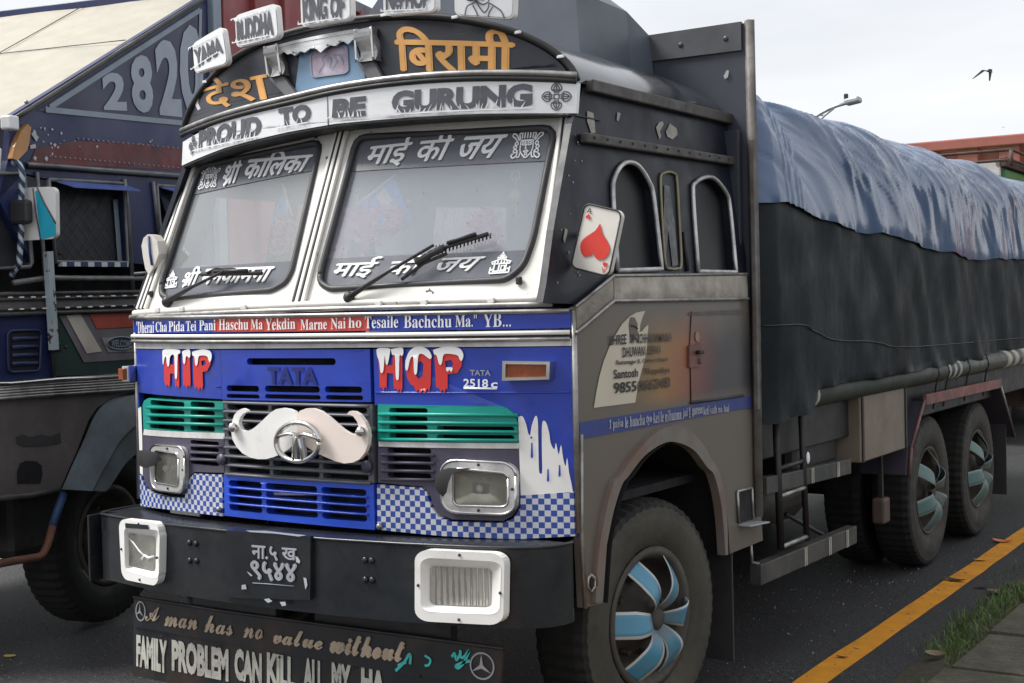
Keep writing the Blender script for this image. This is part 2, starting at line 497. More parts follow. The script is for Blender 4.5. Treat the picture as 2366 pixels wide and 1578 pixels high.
def tess2(loops, ml):
    flat = [p for L in loops for p in L]
    tris = tessellate_polygon([[Vector((p[0], p[1], 0)) for p in L] for L in loops])
    bm = bmesh.new()
    vs = [bm.verts.new((p[0], p[1], 0)) for p in flat]
    for t in tris:
        try: bm.faces.new([vs[i] for i in t])
        except ValueError: pass
    for _ in range(7):
        es = [e for e in bm.edges if e.calc_length() > ml]
        if not es: break
        bmesh.ops.subdivide_edges(bm, edges=es, cuts=1)
        bmesh.ops.triangulate(bm, faces=bm.faces[:])
    return bm
def emit(bm, name, surf, mat, parent, off, th, uvs=None, label=None, smooth=True):
    bm.verts.index_update()
    P2 = [(v.co.x, v.co.y) for v in bm.verts]
    V = [surf.map(a, b, off) for a, b in P2]
    Fc = []
    tot = Vector((0, 0, 0))
    for f in bm.faces:
        i = [v.index for v in f.verts]
        tot += (V[i[1]]-V[i[0]]).cross(V[i[2]]-V[i[0]])
        Fc.append(i)
    if tot.dot(surf.out) < 0: Fc = [i[::-1] for i in Fc]
    UV = list(uvs) if uvs else list(P2)
    if th:
        for e in bm.edges:
            if len(e.link_faces) == 1:
                k = len(V)
                for v in (e.verts[0], e.verts[1]):
                    V.append(surf.map(v.co.x, v.co.y, off))
                    V.append(surf.map(v.co.x, v.co.y, off-th))
                    UV += [UV[v.index]]*2
                Fc.append([k, k+1, k+3, k+2])
    bm.free()
    return mk(name, V, Fc, mat, parent, smooth, UV, label)
def sheet(name, surf, outer, mat, parent=None, holes=(), off=0., th=0., px=True, ml=.09, label=None, uvu=False):
    loops = [[surf.inv(*p, off) if px else p for p in L] for L in [outer, *holes]]
    bm = tess2(loops, ml)
    return emit(bm, name, surf, mat, parent, off, th, None, label)
def bil(q, u, v):                               # q: bl, br, tr, tl
    return tuple(q[0][i]*(1-u)*(1-v)+q[1][i]*u*(1-v)+q[2][i]*u*v+q[3][i]*(1-u)*v for i in (0, 1))
def rq(q, r=.15, ry=None, n=5):                 # rounded quad in the space of q
    ry = ry or r
    out = []
    for cx, cy, a0 in ((1-r, 1-ry, 0), (r, 1-ry, 90), (r, ry, 180), (1-r, ry, 270)):
        for k in range(n+1):
            a = R(a0+90*k/n)
            out.append(bil(q, cx+r*math.cos(a), cy+ry*math.sin(a)))
    return out
def slot(a0, a1, b0, b1, n=4):                  # stadium hole in ab space
    r = (b1-b0)/2
    out = []
    for cx, s in ((a1-r, -90), (a0+r, 90)):
        for k in range(n+1):
            a = R(s+180*k/n)
            out.append((cx+r*math.cos(a), (b0+b1)/2+r*math.sin(a)))
    return out
_tc = {}
def textmesh(s, offset, shear, space, res=3):
    k = (s, offset, shear, space)
    if k not in _tc:
        c = bpy.data.curves.new('lettering', 'FONT')
        c.body = s
        c.offset = offset
        c.shear = shear
        c.space_character = space
        c.resolution_u = res
        o = bpy.data.objects.new('lettering', c)
        COL.objects.link(o)
        bpy.context.view_layer.update()
        me = bpy.data.meshes.new_from_object(o.evaluated_get(bpy.context.evaluated_depsgraph_get()))
        vs = [(v.co.x, v.co.y) for v in me.vertices]
        fs = [list(p.vertices) for p in me.polygons]
        bpy.data.objects.remove(o)
        bpy.data.curves.remove(c)
        bpy.data.meshes.remove(me)
        xs = [v[0] for v in vs]
        ys = [v[1] for v in vs]
        x0, x1, y0, y1 = min(xs), max(xs), min(ys), max(ys)
        _tc[k] = ([((x-x0)/(x1-x0), (y-y0)/(y1-y0)) for x, y in vs], fs, (x1-x0)/(y1-y0))
    return _tc[k]
def text(name, s, surf, quad, mat, parent, off=.004, px=True, fat=0, offset=0., shear=0., space=1., ml=.07, cut=None, label=None):
    vs, fs, asp = textmesh(s, offset, shear, space)
    q = [surf.inv(*p, off) if px else p for p in quad]
    bm = bmesh.new()
    layers = [(0, 0)] if not fat else [(0, 0), (fat, 0), (-fat, 0), (0, fat*asp*.6), (0, -fat*asp*.6)]
    ul = bm.verts.layers.float_vector.new('u')
    for k, (dx, dy) in enumerate(layers):
        bv = []
        for x, y in vs:
            a, b = bil(q, x+dx, y+dy)
            v = bm.verts.new((a, b, k*.0004))
            v[ul] = (x*asp, y, 0)
            bv.append(v)
        for f in fs:
            try: bm.faces.new([bv[i] for i in f])
            except ValueError: pass
    bmesh.ops.triangulate(bm, faces=bm.faces[:])
    for _ in range(3):
        es = [e for e in bm.edges if e.calc_length() > ml]
        if not es: break
        bmesh.ops.subdivide_edges(bm, edges=es, cuts=1)
        bmesh.ops.triangulate(bm, faces=bm.faces[:])
    bm.verts.index_update()
    V = [surf.map(v.co.x, v.co.y, off+v.co.z) for v in bm.verts]
    UV = [(v[ul].x, v[ul].y) for v in bm.verts]
    Fc = [[v.index for v in f.verts] for f in bm.faces]
    bm.free()
    return mk(name, V, Fc, mat, parent, False, UV, label)
def strokes(name, lines, surf, quad, wd, mat, parent, off=.004, px=True, closed=()):
    q = [surf.inv(*p, off) if px else p for p in quad]
    V, Fc = [], []
    for li, L in enumerate(lines):
        P = [Vector(bil(q, *p)) for p in L]
        n = len(P)
        k = len(V)
        w = wd[li] if isinstance(wd, (list, tuple)) else wd
        cl = (P[0]-P[-1]).length < 1e-6
        for i in range(n):
            t = (P[min(i+1, n-1)]-P[max(i-1, 0)]) if not cl else P[(i+1) % (n-1)]-P[(i-1) % (n-1)]
            t = t.normalized() if t.length > 0 else Vector((1, 0))
            nn = Vector((-t.y, t.x))*w/2
            for s in (1, -1):
                p = P[i]+nn*s
                V.append(surf.map(p.x, p.y, off+.0003*(li % 7)))
        for i in range(n-1): Fc.append([k+2*i, k+2*i+1, k+2*i+3, k+2*i+2])
    return mk(name, V, Fc, mat, parent, False)
def arcp(cx, cy, rx, ry, a0, a1, n=14): return [(cx+rx*math.cos(R(a0+(a1-a0)*i/n)), cy+ry*math.sin(R(a0+(a1-a0)*i/n))) for i in range(n+1)]
def smoothline(P, n=5):                         # Catmull-Rom
    out = []
    for i in range(len(P)-1):
        p0, p1, p2, p3 = P[max(i-1, 0)], P[i], P[i+1], P[min(i+2, len(P)-1)]
        for k in range(n):
            t = k/n
            out.append(tuple(.5*(2*p1[j]+(p2[j]-p0[j])*t+(2*p0[j]-5*p1[j]+4*p2[j]-p3[j])*t*t+(3*p1[j]-p0[j]-3*p2[j]+p3[j])*t**3) for j in range(len(p1))))
    out.append(tuple(P[-1]))
    return out
def tube(name, pts, r, mat, parent=None, n=8, label=None, flat=1., local=False, rads=None):
    P = [Vector(p) for p in pts]
    V, Fc = [], []
    u0 = None
    m = len(P)
    for i in range(m):
        t = (P[min(i+1, m-1)]-P[max(i-1, 0)]).normalized()
        if u0 is None:
            u0 = t.cross(Vector((0, 0, 1)))
            if u0.length < .05: u0 = t.cross(Vector((1, 0, 0)))
        u0 = (u0-t*u0.dot(t)).normalized()
        w_ = t.cross(u0)
        rr = rads[i] if rads else r
        for k in range(n):
            a = 2*math.pi*k/n
            V.append(P[i]+u0*math.cos(a)*rr+w_*math.sin(a)*rr*flat)
    for i in range(m-1):
        for k in range(n): Fc.append([i*n+k, i*n+(k+1) % n, (i+1)*n+(k+1) % n, (i+1)*n+k])
    Fc.append(list(range(n))[::-1])
    Fc.append([(m-1)*n+k for k in range(n)])
    return mk(name, V, Fc, mat, parent, True, None, label, local)
def stube(name, surf, pxs, r, mat, parent, off=0., smooth=0, px=True, **kw):
    P = [surf.inv(*p, off) if px else p for p in pxs]
    if smooth: P = smoothline(P, smooth)
    return tube(name, [surf.map(a, b, off) for a, b in P], r, mat, parent, **kw)
def box(name, c, s, mat, parent=None, bev=.008, rot=None, label=None, local=False):
    bm = bmesh.new()
    bmesh.ops.create_cube(bm, size=1)
    for v in bm.verts: v.co = Vector((v.co.x*s[0], v.co.y*s[1], v.co.z*s[2]))
    if bev: bmesh.ops.bevel(bm, geom=bm.edges[:], offset=min(bev, min(s)*.4), segments=2, affect='EDGES', profile=.5)
    mt = Matrix.Translation(c) @ (rot if rot else Matrix.Identity(4))
    for v in bm.verts: v.co = mt @ v.co
    me = bpy.data.meshes.new(name)
    bm.to_mesh(me)
    bm.free()
    return put(name, me, mat, parent, label, local)
def beam(name, p, q, w_, h, mat, parent=None, bev=.004, label=None, upv=(0, 0, 1)):   # box bar from p to q
    p, q = Vector(p), Vector(q)
    t = (q-p)
    L = t.length
    t.normalize()
    s = t.cross(Vector(upv)).normalized()
    u = s.cross(t)
    m = Matrix(((s.x, t.x, u.x, 0), (s.y, t.y, u.y, 0), (s.z, t.z, u.z, 0), (0, 0, 0, 1)))
    return box(name, (p+q)/2, (w_, L, h), mat, parent, bev, m, label)
def ball(name, c, r, mat, parent=None, sc=(1, 1, 1), label=None, seg=14):
    bm = bmesh.new()
    bmesh.ops.create_uvsphere(bm, u_segments=seg, v_segments=seg//2+2, radius=r)
    for v in bm.verts: v.co = Vector((v.co.x*sc[0]+c[0], v.co.y*sc[1]+c[1], v.co.z*sc[2]+c[2]))
    me = bpy.data.meshes.new(name)
    bm.to_mesh(me)
    bm.free()
    me.polygons.foreach_set('use_smooth', [True]*len(me.polygons))
    return put(name, me, mat, parent, label)
def lathe(name, prof, mat, parent=None, n=48, local=True, label=None):    # profile (x, r) round the x axis
    V, Fc = [], []
    m = len(prof)
    for k in range(n):
        a = 2*math.pi*k/n
        for x, r in prof: V.append((x, r*math.cos(a), r*math.sin(a)))
    for k in range(n):
        for i in range(m-1): Fc.append([k*m+i, k*m+i+1, ((k+1) % n)*m+i+1, ((k+1) % n)*m+i])
    return mk(name, V, Fc, mat, parent, True, None, label, local)
# readings from enlarged crops of the photograph
def crop(s, ox, oy): return lambda *pp: [(ox+x/s, oy+y/s) for x, y in pp] if len(pp) != 1 or isinstance(pp[0][0], tuple) else (ox+pp[0][0]/s, oy+pp[0][1]/s)
k1 = crop(2.936, 0, 0)
k2 = crop(2.351, 400, 0)
k3 = crop(2.239, 300, 300)
k4 = crop(2.1373, 280, 700)
k5 = crop(2.1373, 240, 1100)
k6 = crop(2.1066, 1250, 0)
k7 = crop(2.1648, 1280, 600)
k8 = crop(2.1648, 1280, 1050)
k9 = crop(2.6126, 1700, 650)
kA = crop(2.3413, 0, 230)
kB = crop(2.155, 0, 850)

# ------------------------------------------------------------------ setting
def ground():
    V, Fc = [], []
    xs = [-700, -200, -60, -20]+[-12+1.5*i for i in range(17)]+[20, 60, 200, 700]
    ys = [-300, -60, -20]+[-8+1.5*i for i in range(22)]+[40, 100, 300, 900]
    for y in ys:
        for x in xs: V.append((x, y, 0))
    n = len(xs)
    for j in range(len(ys)-1):
        for i in range(n-1): Fc.append([j*n+i, j*n+i+1, (j+1)*n+i+1, (j+1)*n+i])
    o = mk('road', V, Fc, asphalt)
    o['kind'] = 'structure'
    def strip(name, x0, x1, y0, y1, m, z):
        o = mk(name, [(x0, y0, z), (x1, y0, z), (x1, y1, z), (x0, y1, z)], [[0, 1, 2, 3]], m)
        o['kind'] = 'structure'
        return o
    # yellow edge line with slightly ragged sides
    V, Fc = [], []
    for i in range(140):
        y = -6+i*.3
        V += [(1.392+random.uniform(-.006, .006), y, .004), (1.536+random.uniform(-.006, .006), y, .004)]
        if i: Fc.append([2*i-2, 2*i-1, 2*i+1, 2*i])
    mk('yellow_line', V, Fc, yellow)['kind'] = 'structure'
    strip('white_line', -5.25, -5.08, -2, 40, roadwhite, .004)
    # pavement of concrete slabs beyond the grass
    bmv, bmf = [], []
    for j in range(26):
        for i in range(3):
            x0, y0 = 2.0+i*.86+random.uniform(-.015, .015), -5+j*.8+random.uniform(-.02, .02)
            sx, sy, h = .83, .765, .05+random.uniform(-.008, .008)
            k = len(bmv)
            tl = [random.uniform(-.006, .006) for _ in range(4)]
            bmv += [(x0, y0, -.05), (x0+sx, y0, -.05), (x0+sx, y0+sy, -.05), (x0, y0+sy, -.05), (x0+.01, y0+.01, h+tl[0]), (x0+sx-.01, y0+.01, h+tl[1]), (x0+sx-.01, y0+sy-.01, h+tl[2]), (x0+.01, y0+sy-.01, h+tl[3])]
            bmf += [[k+4, k+5, k+6, k+7], [k, k+1, k+5, k+4], [k+1, k+2, k+6, k+5], [k+2, k+3, k+7, k+6], [k+3, k, k+4, k+7]]
    mk('pavement', bmv, bmf, slabm, None, False)['kind'] = 'structure'
    V, Fc = [], []
    for i in range(90):
        y = -6+i*.25
        a, b = 1.80+.07*noise.noise((y*1.3, 0, 3))+.05*noise.noise((y*6, 1, 0)), 4.9
        V += [(a, y, .004), (a+.12, y, .03), (b, y, .03)]
        if i:
            k = 3*i
            Fc += [[k-3, k-2, k+1, k], [k-2, k-1, k+2, k+1]]
    mk('soil', V, Fc, soil, None, True)['kind'] = 'structure'
    V, Fc = [], []
    for _ in range(8500):
        y = random.uniform(-1.0, 9)
        c = 1.90+.05*noise.noise((y*1.7, 3, 0))
        x = random.gauss(c, .085)
        if noise.noise((x*3, y*2.2, 1)) < -.14: continue
        if _ % 9 == 0: x = c+random.uniform(.1, .75); x = 2.0+.86*round((x-2.0)/.86)+random.gauss(0, .025)
        h = random.uniform(.015, .065)*(1.25 if abs(x-c) < .1 else .75)
        a = random.uniform(0, 6.28)
        wd = random.uniform(.0018, .004)
        dx, dy = math.cos(a)*wd, math.sin(a)*wd
        lx, ly = random.gauss(0, .5)*h, random.gauss(0, .5)*h
        k = len(V)
        V += [(x-dx, y-dy, .015), (x+dx, y+dy, .015), (x+lx*.4-dx*.7, y+ly*.4-dy*.7, .02+h*.6), (x+lx*.4+dx*.7, y+ly*.4+dy*.7, .02+h*.6), (x+lx, y+ly, .02+h*.85)]
        Fc += [[k, k+1, k+3, k+2], [k+2, k+3, k+4]]
    g = mk('grass', V, Fc, grassm, None, False)
    g['kind'] = 'stuff'
    tag(g, 'strip of short grass between the asphalt edge and the concrete slabs', 'grass')
    # grit on the asphalt
    V, Fc = [], []
    for _ in range(3600):
        x, y = random.uniform(-3.5, 2.1), random.uniform(-3.2, 6)
        if 1.38 < x < 1.55 and random.random() < .8: continue
        s = random.uniform(.0015, .006)*(1.8 if random.random() < .06 else 1)
        k = len(V)
        V += [(x+s*math.cos(q)*random.uniform(.7, 1.2), y+s*math.sin(q)*random.uniform(.7, 1.2), .002) for q in (0, 1.57, 3.14, 4.71)]+[(x, y, s*1.1+.002)]
        Fc += [[k, k+1, k+4], [k+1, k+2, k+4], [k+2, k+3, k+4], [k+3, k, k+4]]
    gr = mk('grit', V, Fc, M('pale grit', (.22, .21, .2), .8, var=.6, vs=30), None, False)
    gr['kind'] = 'stuff'
    tag(gr, 'loose pale grit scattered over the asphalt around the trucks', 'grit')
    kd = crop(1561/426, 1940, 1150)
    def leaf(px, ln, wd, rot, m, label, curl=.25):
        d = fw*F_PX+rt*(px[0]-1183)+up*(789-px[1])
        P = CAM+d*(-CAM.z/d.z)
        z0 = .006 if P.x < 1.8 else .045
        V, Fc = [], []
        n = 7
        for i in range(n):
            t = i/(n-1)
            w_ = wd*math.sin(math.pi*min(1, t*.93+.06))**.7
            for s in (-1, 0, 1):
                V.append(Vector((ln*(t-.5), s*w_, abs(s)*w_*curl+ln*.12*(t-.5)**2*4+.0)))
        for i in range(n-1):
            for s in (0, 1): Fc.append([3*i+s, 3*i+s+1, 3*i+s+4, 3*i+s+3])
        o = mk('fallen_leaf', V, Fc, m, None)
        o.location = (P.x, P.y, z0)
        o.rotation_euler = (random.uniform(-.1, .1), 0, rot)
        tag(o, label, 'leaf', 'fallen leaves by the yellow line')
    leaf(kd((1385, 380)), .15, .035, .1, leafo, 'bright orange leaf lying on the yellow line, farthest of the leaves')
    leaf(kd((1195, 540)), .1, .03, .5, leafy, 'pale yellow leaf on the yellow line between the orange leaf and the brown one')
    leaf(kd((975, 710)), .17, .03, -.25, leafd, 'long dark brown dead leaf lying across the yellow line')
    leaf(kd((1370, 815)), .16, .045, .5, leafm, 'curled pale dry leaf resting on the far end of the grass strip')
    leaf(kd((1200, 768)), .09, .022, .2, leafd, 'small dark leaf on the asphalt just short of the curled dry leaf')
    leaf(kd((815, 1405)), .1, .04, .2, leafm, 'curled tan leaf at the near tip of the grass strip')
    leaf(kd((20, 1362)), .06, .014, .0, leafd, 'small dark scrap of leaf on the nearest part of the yellow line')
    leaf(kB((50, 1445)), .07, .03, .4, leafy, 'small yellowish leaf on the asphalt left of the painted mud boards')
ground()

# ------------------------------------------------------------------ main truck: surfaces
Slow = Front(lambda x, z: -.12+.2*abs(x/1.2)**2.6)
Sws = Front(lambda x, z: -.10+.42*(z-1.86)+.18*abs(x/1.15)**1.5)
Svis = Front(lambda x, z: .08+.24*abs(x/1.13)**2)
Scr = Front(lambda x, z: .11+.24*abs(x/1.13)**2+.15*(z-2.72))
Sbrd = Front(lambda x, z: .06+.24*abs(x/1.13)**2)
Sbum = Front(lambda x, z: -.27+.13*abs(x/1.15)**2.2)
Smud = Front(lambda x, z: -.08)
Xs = lambda z: 1.2-.11*max(0, z-1.87)/.83
Sd = Side(Xs)

T = empty('cargo_truck', (0, 2.6, 0), 'blue fronted truck with a moustache badge, lettered visor and checkered corners', 'truck')
def FX(a, b, z): return [(a, z), (b, z)]

def headboard_and_shell():
    box('cab_rear_wall', (0, 1.765, 1.75), (2.34, .03, 1.8), hoodm, T, .003)
    bdv = [(-1.2, .8), (1.2, .8), (1.2, 3.165), (-1.2, 3.165)]
    hb = sheet('headboard', Plane((0, 1.8, 0), (1, 0, 0), (0, 0, 1)), bdv, hoodm, T, off=0, th=.05, px=False, ml=.5)
    P = Plane((0, 1.797, 0), (1, 0, 0), (0, 0, 1))
    sheet('top_rail', P, [(-1.19, 3.06), (1.18, 3.035), (1.18, 3.172), (-1.19, 3.17)], M('grey rail paint', (.07, .072, .08), .45, var=.25, chip=(.3, .3, .3), ca=.73), hb, off=.012, th=.02, px=False, ml=.5)
    for x, z in ((1.1, 3.1), (.86, 3.1)): ball('rivet', (x, 1.785, z), .014, hoodm, hb, (1, .5, 1))
    for q in (k6((905, 340), (915, 345), (910, 375), (895, 385), (888, 370)), k6((590, 205), (605, 200), (605, 225), (590, 240), (585, 225))):
        sheet('bare_patch', P, q, letterwhite if q[0][0] < 1600 else M('pale chipped paint', (.4, .41, .42), .6), hb, off=.006)
    tube('corner_post', [(1.215, 1.80, .78), (1.222, 1.80, 2.0), (1.218, 1.80, 3.175)], .026, post_m, T, n=4)
    beam('corner_post', (1.232, 1.775, 1.30), (1.232, 1.775, 2.60), .022, .03, post_m, T, label='pale rusty angle iron over the post', upv=(0, 1, 0))
    # raised wind deflector hood on the roof, in front of the headboard
    prof = [(-.68, 2.9), (-.66, 3.24), (-.5, 3.40), (0, 3.46), (.48, 3.40), (.65, 3.265), (.67, 2.9)]
    V = []
    for y, dz in ((1.12, .01), (1.62, 0), (1.79, -.1)):
        for x, z in prof: V.append((x*(1.0 if y < 1.7 else 1.06), y, z+(dz if z > 3 else 0)))
    n = len(prof)
    Fc = [[j*n+i, j*n+i+1, (j+1)*n+i+1, (j+1)*n+i] for j in range(2) for i in range(n-1)]+[list(range(n))[::-1]]
    mk('wind_deflector', V, Fc, M('weathered slate grey sheet', (.1, .115, .145), .45, var=.12, vs=1.5, dirt=(.075, .085, .11), da=.42, ds=1.2, bump=.03, bs=4), T, False)
    # barrel roof
    V, Fc = [], []
    na, ny = 44, 14
    zr = lambda x: 2.70+.35*max(0, 1-abs(x/1.095)**2.4)**.6
    for j in range(ny+1):
        for i in range(na+1):
            t = -1+2*i/na
            x = 1.095*math.copysign(abs(math.sin(t*math.pi/2)), t)
            z = zr(x)
            y0 = Scr.S(x, z)+.004
            y = y0+(1.79-y0)*j/ny
            wob = .006*noise.noise((x*3, y*3, 1)) if 0 < j else 0
            V.append((x, y, z+wob))
    for j in range(ny):
        for i in range(na): Fc.append([j*(na+1)+i, j*(na+1)+i+1, (j+1)*(na+1)+i+1, (j+1)*(na+1)+i])
    rf = mk('roof', V, Fc, blackroof, T)
    arc = [Scr.map(1.1*math.copysign(abs(math.sin(t*math.pi/2)), t), zr(1.1*math.copysign(abs(math.sin(t*math.pi/2)), t)*.995), .006) for t in [-1+2*i/48 for i in range(49)]]
    tube('roof_rim', arc, .016, steeldark, rf)
    for i in (10, 19, 28, 33, 38, 43): box('rim_clip', arc[i]+Vector((0, -.012, .004)), (.03, .012, .012), letterwhite, rf, .002)
    # crown panel
    out = [(arc[i].x*.985, arc[i].z-.012) for i in range(48, -1, -1)]
    bot = [Scr.inv(*p) for p in k2((100, 705), (300, 625), (640, 535), (900, 475), (1250, 425), (1600, 400), (2000, 400), (2180, 420))]
    cp = sheet('crown_panel', Scr, out+[(-1.06, 2.69)]+bot[1:-1]+[(1.07, 2.70)], blackclean, T, px=False, off=.002)
    text('lettering', 'देश', Scr, k2((185, 600), (545, 545), (500, 345), (150, 440)), gold, cp, fat=.012, off=.005)
    text('lettering', 'िबरामी', Scr, k2((1222, 385), (1845, 400), (1850, 165), (1205, 148)), gold, cp, fat=.014, off=.005)
    sheet('bare_patch', Scr, k2((125, 520), (140, 530), (135, 560), (150, 590), (135, 600), (120, 570), (128, 550), (115, 530)), M('chipped white', (.5, .5, .52), .6), cp, off=.004)
    # picture canopy on the crown
    cn = sheet('picture_niche', Scr, k2((660, 515), (690, 270), (990, 225), (1050, 445)), picblue, T, off=.008)
    sheet('picture', Scr, rq(k2((748, 425), (955, 398), (948, 240), (740, 285)), .15), pict, cn, off=.012)
    strokes('outline', [rq([(0.02, .02), (.98, .02), (.98, .98), (.02, .98)], .15)+[(.98, .83)], [(.2, .2), (.35, .5), (.3, .7), (.45, .8), (.55, .6), (.5, .3)], [(.55, .25), (.7, .5), (.62, .75), (.8, .7), (.85, .35)]], Scr, k2((748, 425), (955, 398), (948, 240), (740, 285)), .005, palegrey, cn, off=.016)
    # chromed scalloped valance
    L = k2((575, 250), (700, 215), (850, 190), (1000, 165), (1010, 235), (985, 225))
    val = k2((560, 262), (650, 235), (800, 205), (1000, 170), (1000, 220), (975, 215), (950, 240), (925, 225), (905, 228), (880, 250), (850, 245), (825, 262), (800, 285), (775, 265), (745, 262), (715, 285), (690, 278), (660, 302), (640, 290), (620, 295), (600, 280), (575, 300))
    va = sheet('valance', Scr, val, brightsheet, T, off=.04, th=.01)
    sheet('valance_top', Scr, k2((545, 250), (650, 222), (800, 190), (1000, 155), (1000, 175), (800, 208), (650, 238), (550, 266)), brightsheet, va, off=.043, th=.05)
    for p in k2((652, 280), (765, 262), (838, 243), (905, 222), (985, 205)): ball('stud', Scr.map(*Scr.inv(*p, .05), .05), .006, chrome, va)
    for (x0, y0, x1, y1, x2, y2, x3, y3) in ((500, 255, 565, 240, 590, 405, 520, 420), (990, 165, 1078, 145, 1092, 325, 1000, 338)):
        c = [Scr.inv(*p, .05) for p in k2((x0, y0), (x1, y1), (x2, y2), (x3, y3))]
        V, Fc = [], []
        n = 16
        for i in range(n+1):
            t = i/n
            bulge = .045+.022*math.sin(t*6.28*.95+.4)
            for A, B in ((c[0], c[3]), (c[1], c[2])):
                a, b = A[0]+(B[0]-A[0])*t, A[1]+(B[1]-A[1])*t
                V.append(Scr.map(a, b, bulge))
        Fc = [[2*i, 2*i+1, 2*i+3, 2*i+2] for i in range(n)]
        k = len(V)
        V += [v+Vector((0, .05+.1*(j//2)/n*0, 0)) for j, v in enumerate(V[:])]
        Fc += [[2*i, 2*i+2, k+2*i+2, k+2*i] for i in range(n)]+[[2*i+1, 2*i+3, k+2*i+3, k+2*i+1] for i in range(n)]+[[k+2*i, k+2*i+1, k+2*i+3, k+2*i+2] for i in range(n)]
        br = mk('bracket', V, Fc, brightsheet, T)
        for A, B in ((0, 3), (1, 2)):
            stube('bead', Scr, [(c[A][0]+(c[B][0]-c[A][0])*t/8, c[A][1]+(c[B][1]-c[A][1])*t/8) for t in range(9)], .006, chrome, br, off=.055, px=False)
    for q in (k2((520, 425), (595, 410), (665, 505), (610, 520)), k2((1000, 340), (1085, 330), (1140, 430), (1065, 442))):
        sheet('stay', Scr, q, M('grey stay', (.11, .11, .12), .5), T, off=.03, th=.02)
    # visor rail and white slogan band
    for dz, r, m in ((0, .014, steel), (-.022, .012, steeldark)):
        tl = k2((98, 702), (300, 622), (640, 535), (900, 475), (1250, 425), (1600, 402), (2000, 402), (2180, 415))
        P3 = [Svis.inv(*p) for p in tl]
        P3[0], P3[-1] = (-1.04, P3[0][1]-.0), (1.12, P3[-1][1])
        stube('visor_rail', Svis, [(a, b+dz) for a, b in P3], r, m, T, off=.02, px=False, smooth=4)
    tp = k2((300, 650), (640, 560), (900, 505), (1300, 455), (1700, 435))
    bt = k2((1700, 620), (1300, 640), (900, 675), (640, 720), (300, 805))
    o = [Svis.inv(*p) for p in tp]
    b = [Svis.inv(*p) for p in bt]
    vb = sheet('visor_board', Svis, [(-1.03, 2.645)]+o+[(1.125, 2.69), (1.115, 2.572)]+b+[(-1.05, 2.535)], white_board, T, px=False, off=.02, th=.02)
    sheet('visor_underside', Svis, [(-1.04, 2.53)]+[(x, z-.004) for x, z in b[::-1]]+[(1.115, 2.568), (1.115, 2.563)]+[(x, z-.01) for x, z in b]+[(-1.04, 2.524)], steeldark, vb, px=False, off=.018, th=-.0+.2)
    stube('seam', Svis, [(.048, 2.735), (.048, 2.60)], .002, lettergrey, vb, off=.021, px=False)
    for s, q in (('PROUD', k2((137, 810), (478, 735), (478, 622), (140, 710))), ('TO', k2((580, 690), (748, 660), (748, 560), (570, 590))), ('BE', k2((862, 640), (1045, 628), (1050, 520), (868, 540))), ('GURUNG', k2((1185, 615), (1950, 578), (1955, 452), (1188, 495)))):
        lt = text('lettering', s, Svis, q, lettergrey, vb, off=.0235, offset=.058)
        Q = [Svis.inv(*p) for p in q]
        W_ = Q[1][0]-Q[0][0]
        P = [bil(Q, 1.03, -.06), bil(Q, 1.03, -.13), bil(Q, -.03, -.13), bil(Q, -.03, -.06)]
        u = 0
        while u < .98:
            h, wd, ln = random.uniform(.1, .42), random.uniform(.0035, .008)/W_, random.gauss(.008, .012)/W_
            P += [bil(Q, u, -.06), bil(Q, u+wd*.6+ln*.5, h*.5), bil(Q, u+wd*.5+ln, h), bil(Q, u+wd*1.2+ln*.5, h*.5), bil(Q, u+wd*1.5, -.06)]
            u += wd*1.6+random.uniform(.004, .03)/W_
        sheet('grass_motif', Svis, P, white_board, vb, off=.0275, px=False)
    def vajra(q, wd):
        L = [arcp(.5, .5, .09, .09, 0, 360, 16)]
        for a in range(4):
            def rot(P): return [(.5+(x-.5)*math.cos(R(90*a))-(y-.5)*math.sin(R(90*a)), .5+(x-.5)*math.sin(R(90*a))+(y-.5)*math.cos(R(90*a))) for x, y in P]
            L += [rot(P) for P in ([(.45, .58), (.42, .66), (.58, .66), (.55, .58)], smoothline([(.43, .68), (.33, .76), (.36, .9), (.5, .99), (.64, .9), (.67, .76), (.57, .68)], 4), [(.5, .68), (.5, .95)], smoothline([(.45, .68), (.41, .8), (.5, .93), (.59, .8), (.55, .68)], 3), [(.36, .74), (.64, .74)])]
        strokes('crossed_thunderbolt', L, Svis, q, wd, lettergrey, vb, off=.0235)
    vajra(k2((2000, 600), (2165, 600), (2165, 447), (2005, 450)), .0045)
    vajra(k2((78, 850), (128, 828), (128, 725), (92, 740)), .0045)
    # boards on top of the arch
    def board(q, s, tq, extra=None):
        bd = sheet('name_board', Sbrd, rq(k2(*q), .12, .15), white, T, off=.02, th=.028)
        Q = k2(*q)
        sheet('face', Sbrd, rq([bil(Q, u, v) for u, v in ((.035, .04), (.965, .04), (.965, .96), (.035, .96))], .12, .15), white_board, bd, off=.0235)
        if s:
            lt = text('lettering', s, Sbrd, k2(*tq), lettergrey, bd, off=.027, offset=.055)
            q2 = [Sbrd.inv(*p) for p in k2(*tq)]
            for v0, sg in ((1.03, -1), (-.03, 1)):
                P = [bil(q2, 1.02, v0-sg*.05), bil(q2, -.02, v0-sg*.05)]
                u = -.02
                while u < 1:
                    h = random.uniform(.03, .17)
                    P += [bil(q2, u, v0), bil(q2, u+.015, v0+sg*h), bil(q2, u+.03, v0)]
                    u += random.uniform(.05, .12)
                sheet('drip_motif', Sbrd, P, white_board, bd, off=.0295, px=False)
        return bd
    board(((118, 400), (300, 348), (270, 140), (105, 238)), 'YAMA', ((122, 375), (272, 282), (258, 195), (110, 272)))
    board(((345, 262), (578, 205), (562, 15), (335, 85)), 'BUDDHA', ((348, 232), (545, 190), (540, 55), (342, 118)))
    board(((697, 150), (970, 105), (965, -85), (690, -50)), 'KING OF', ((706, 130), (930, 95), (932, -40), (700, -10)))
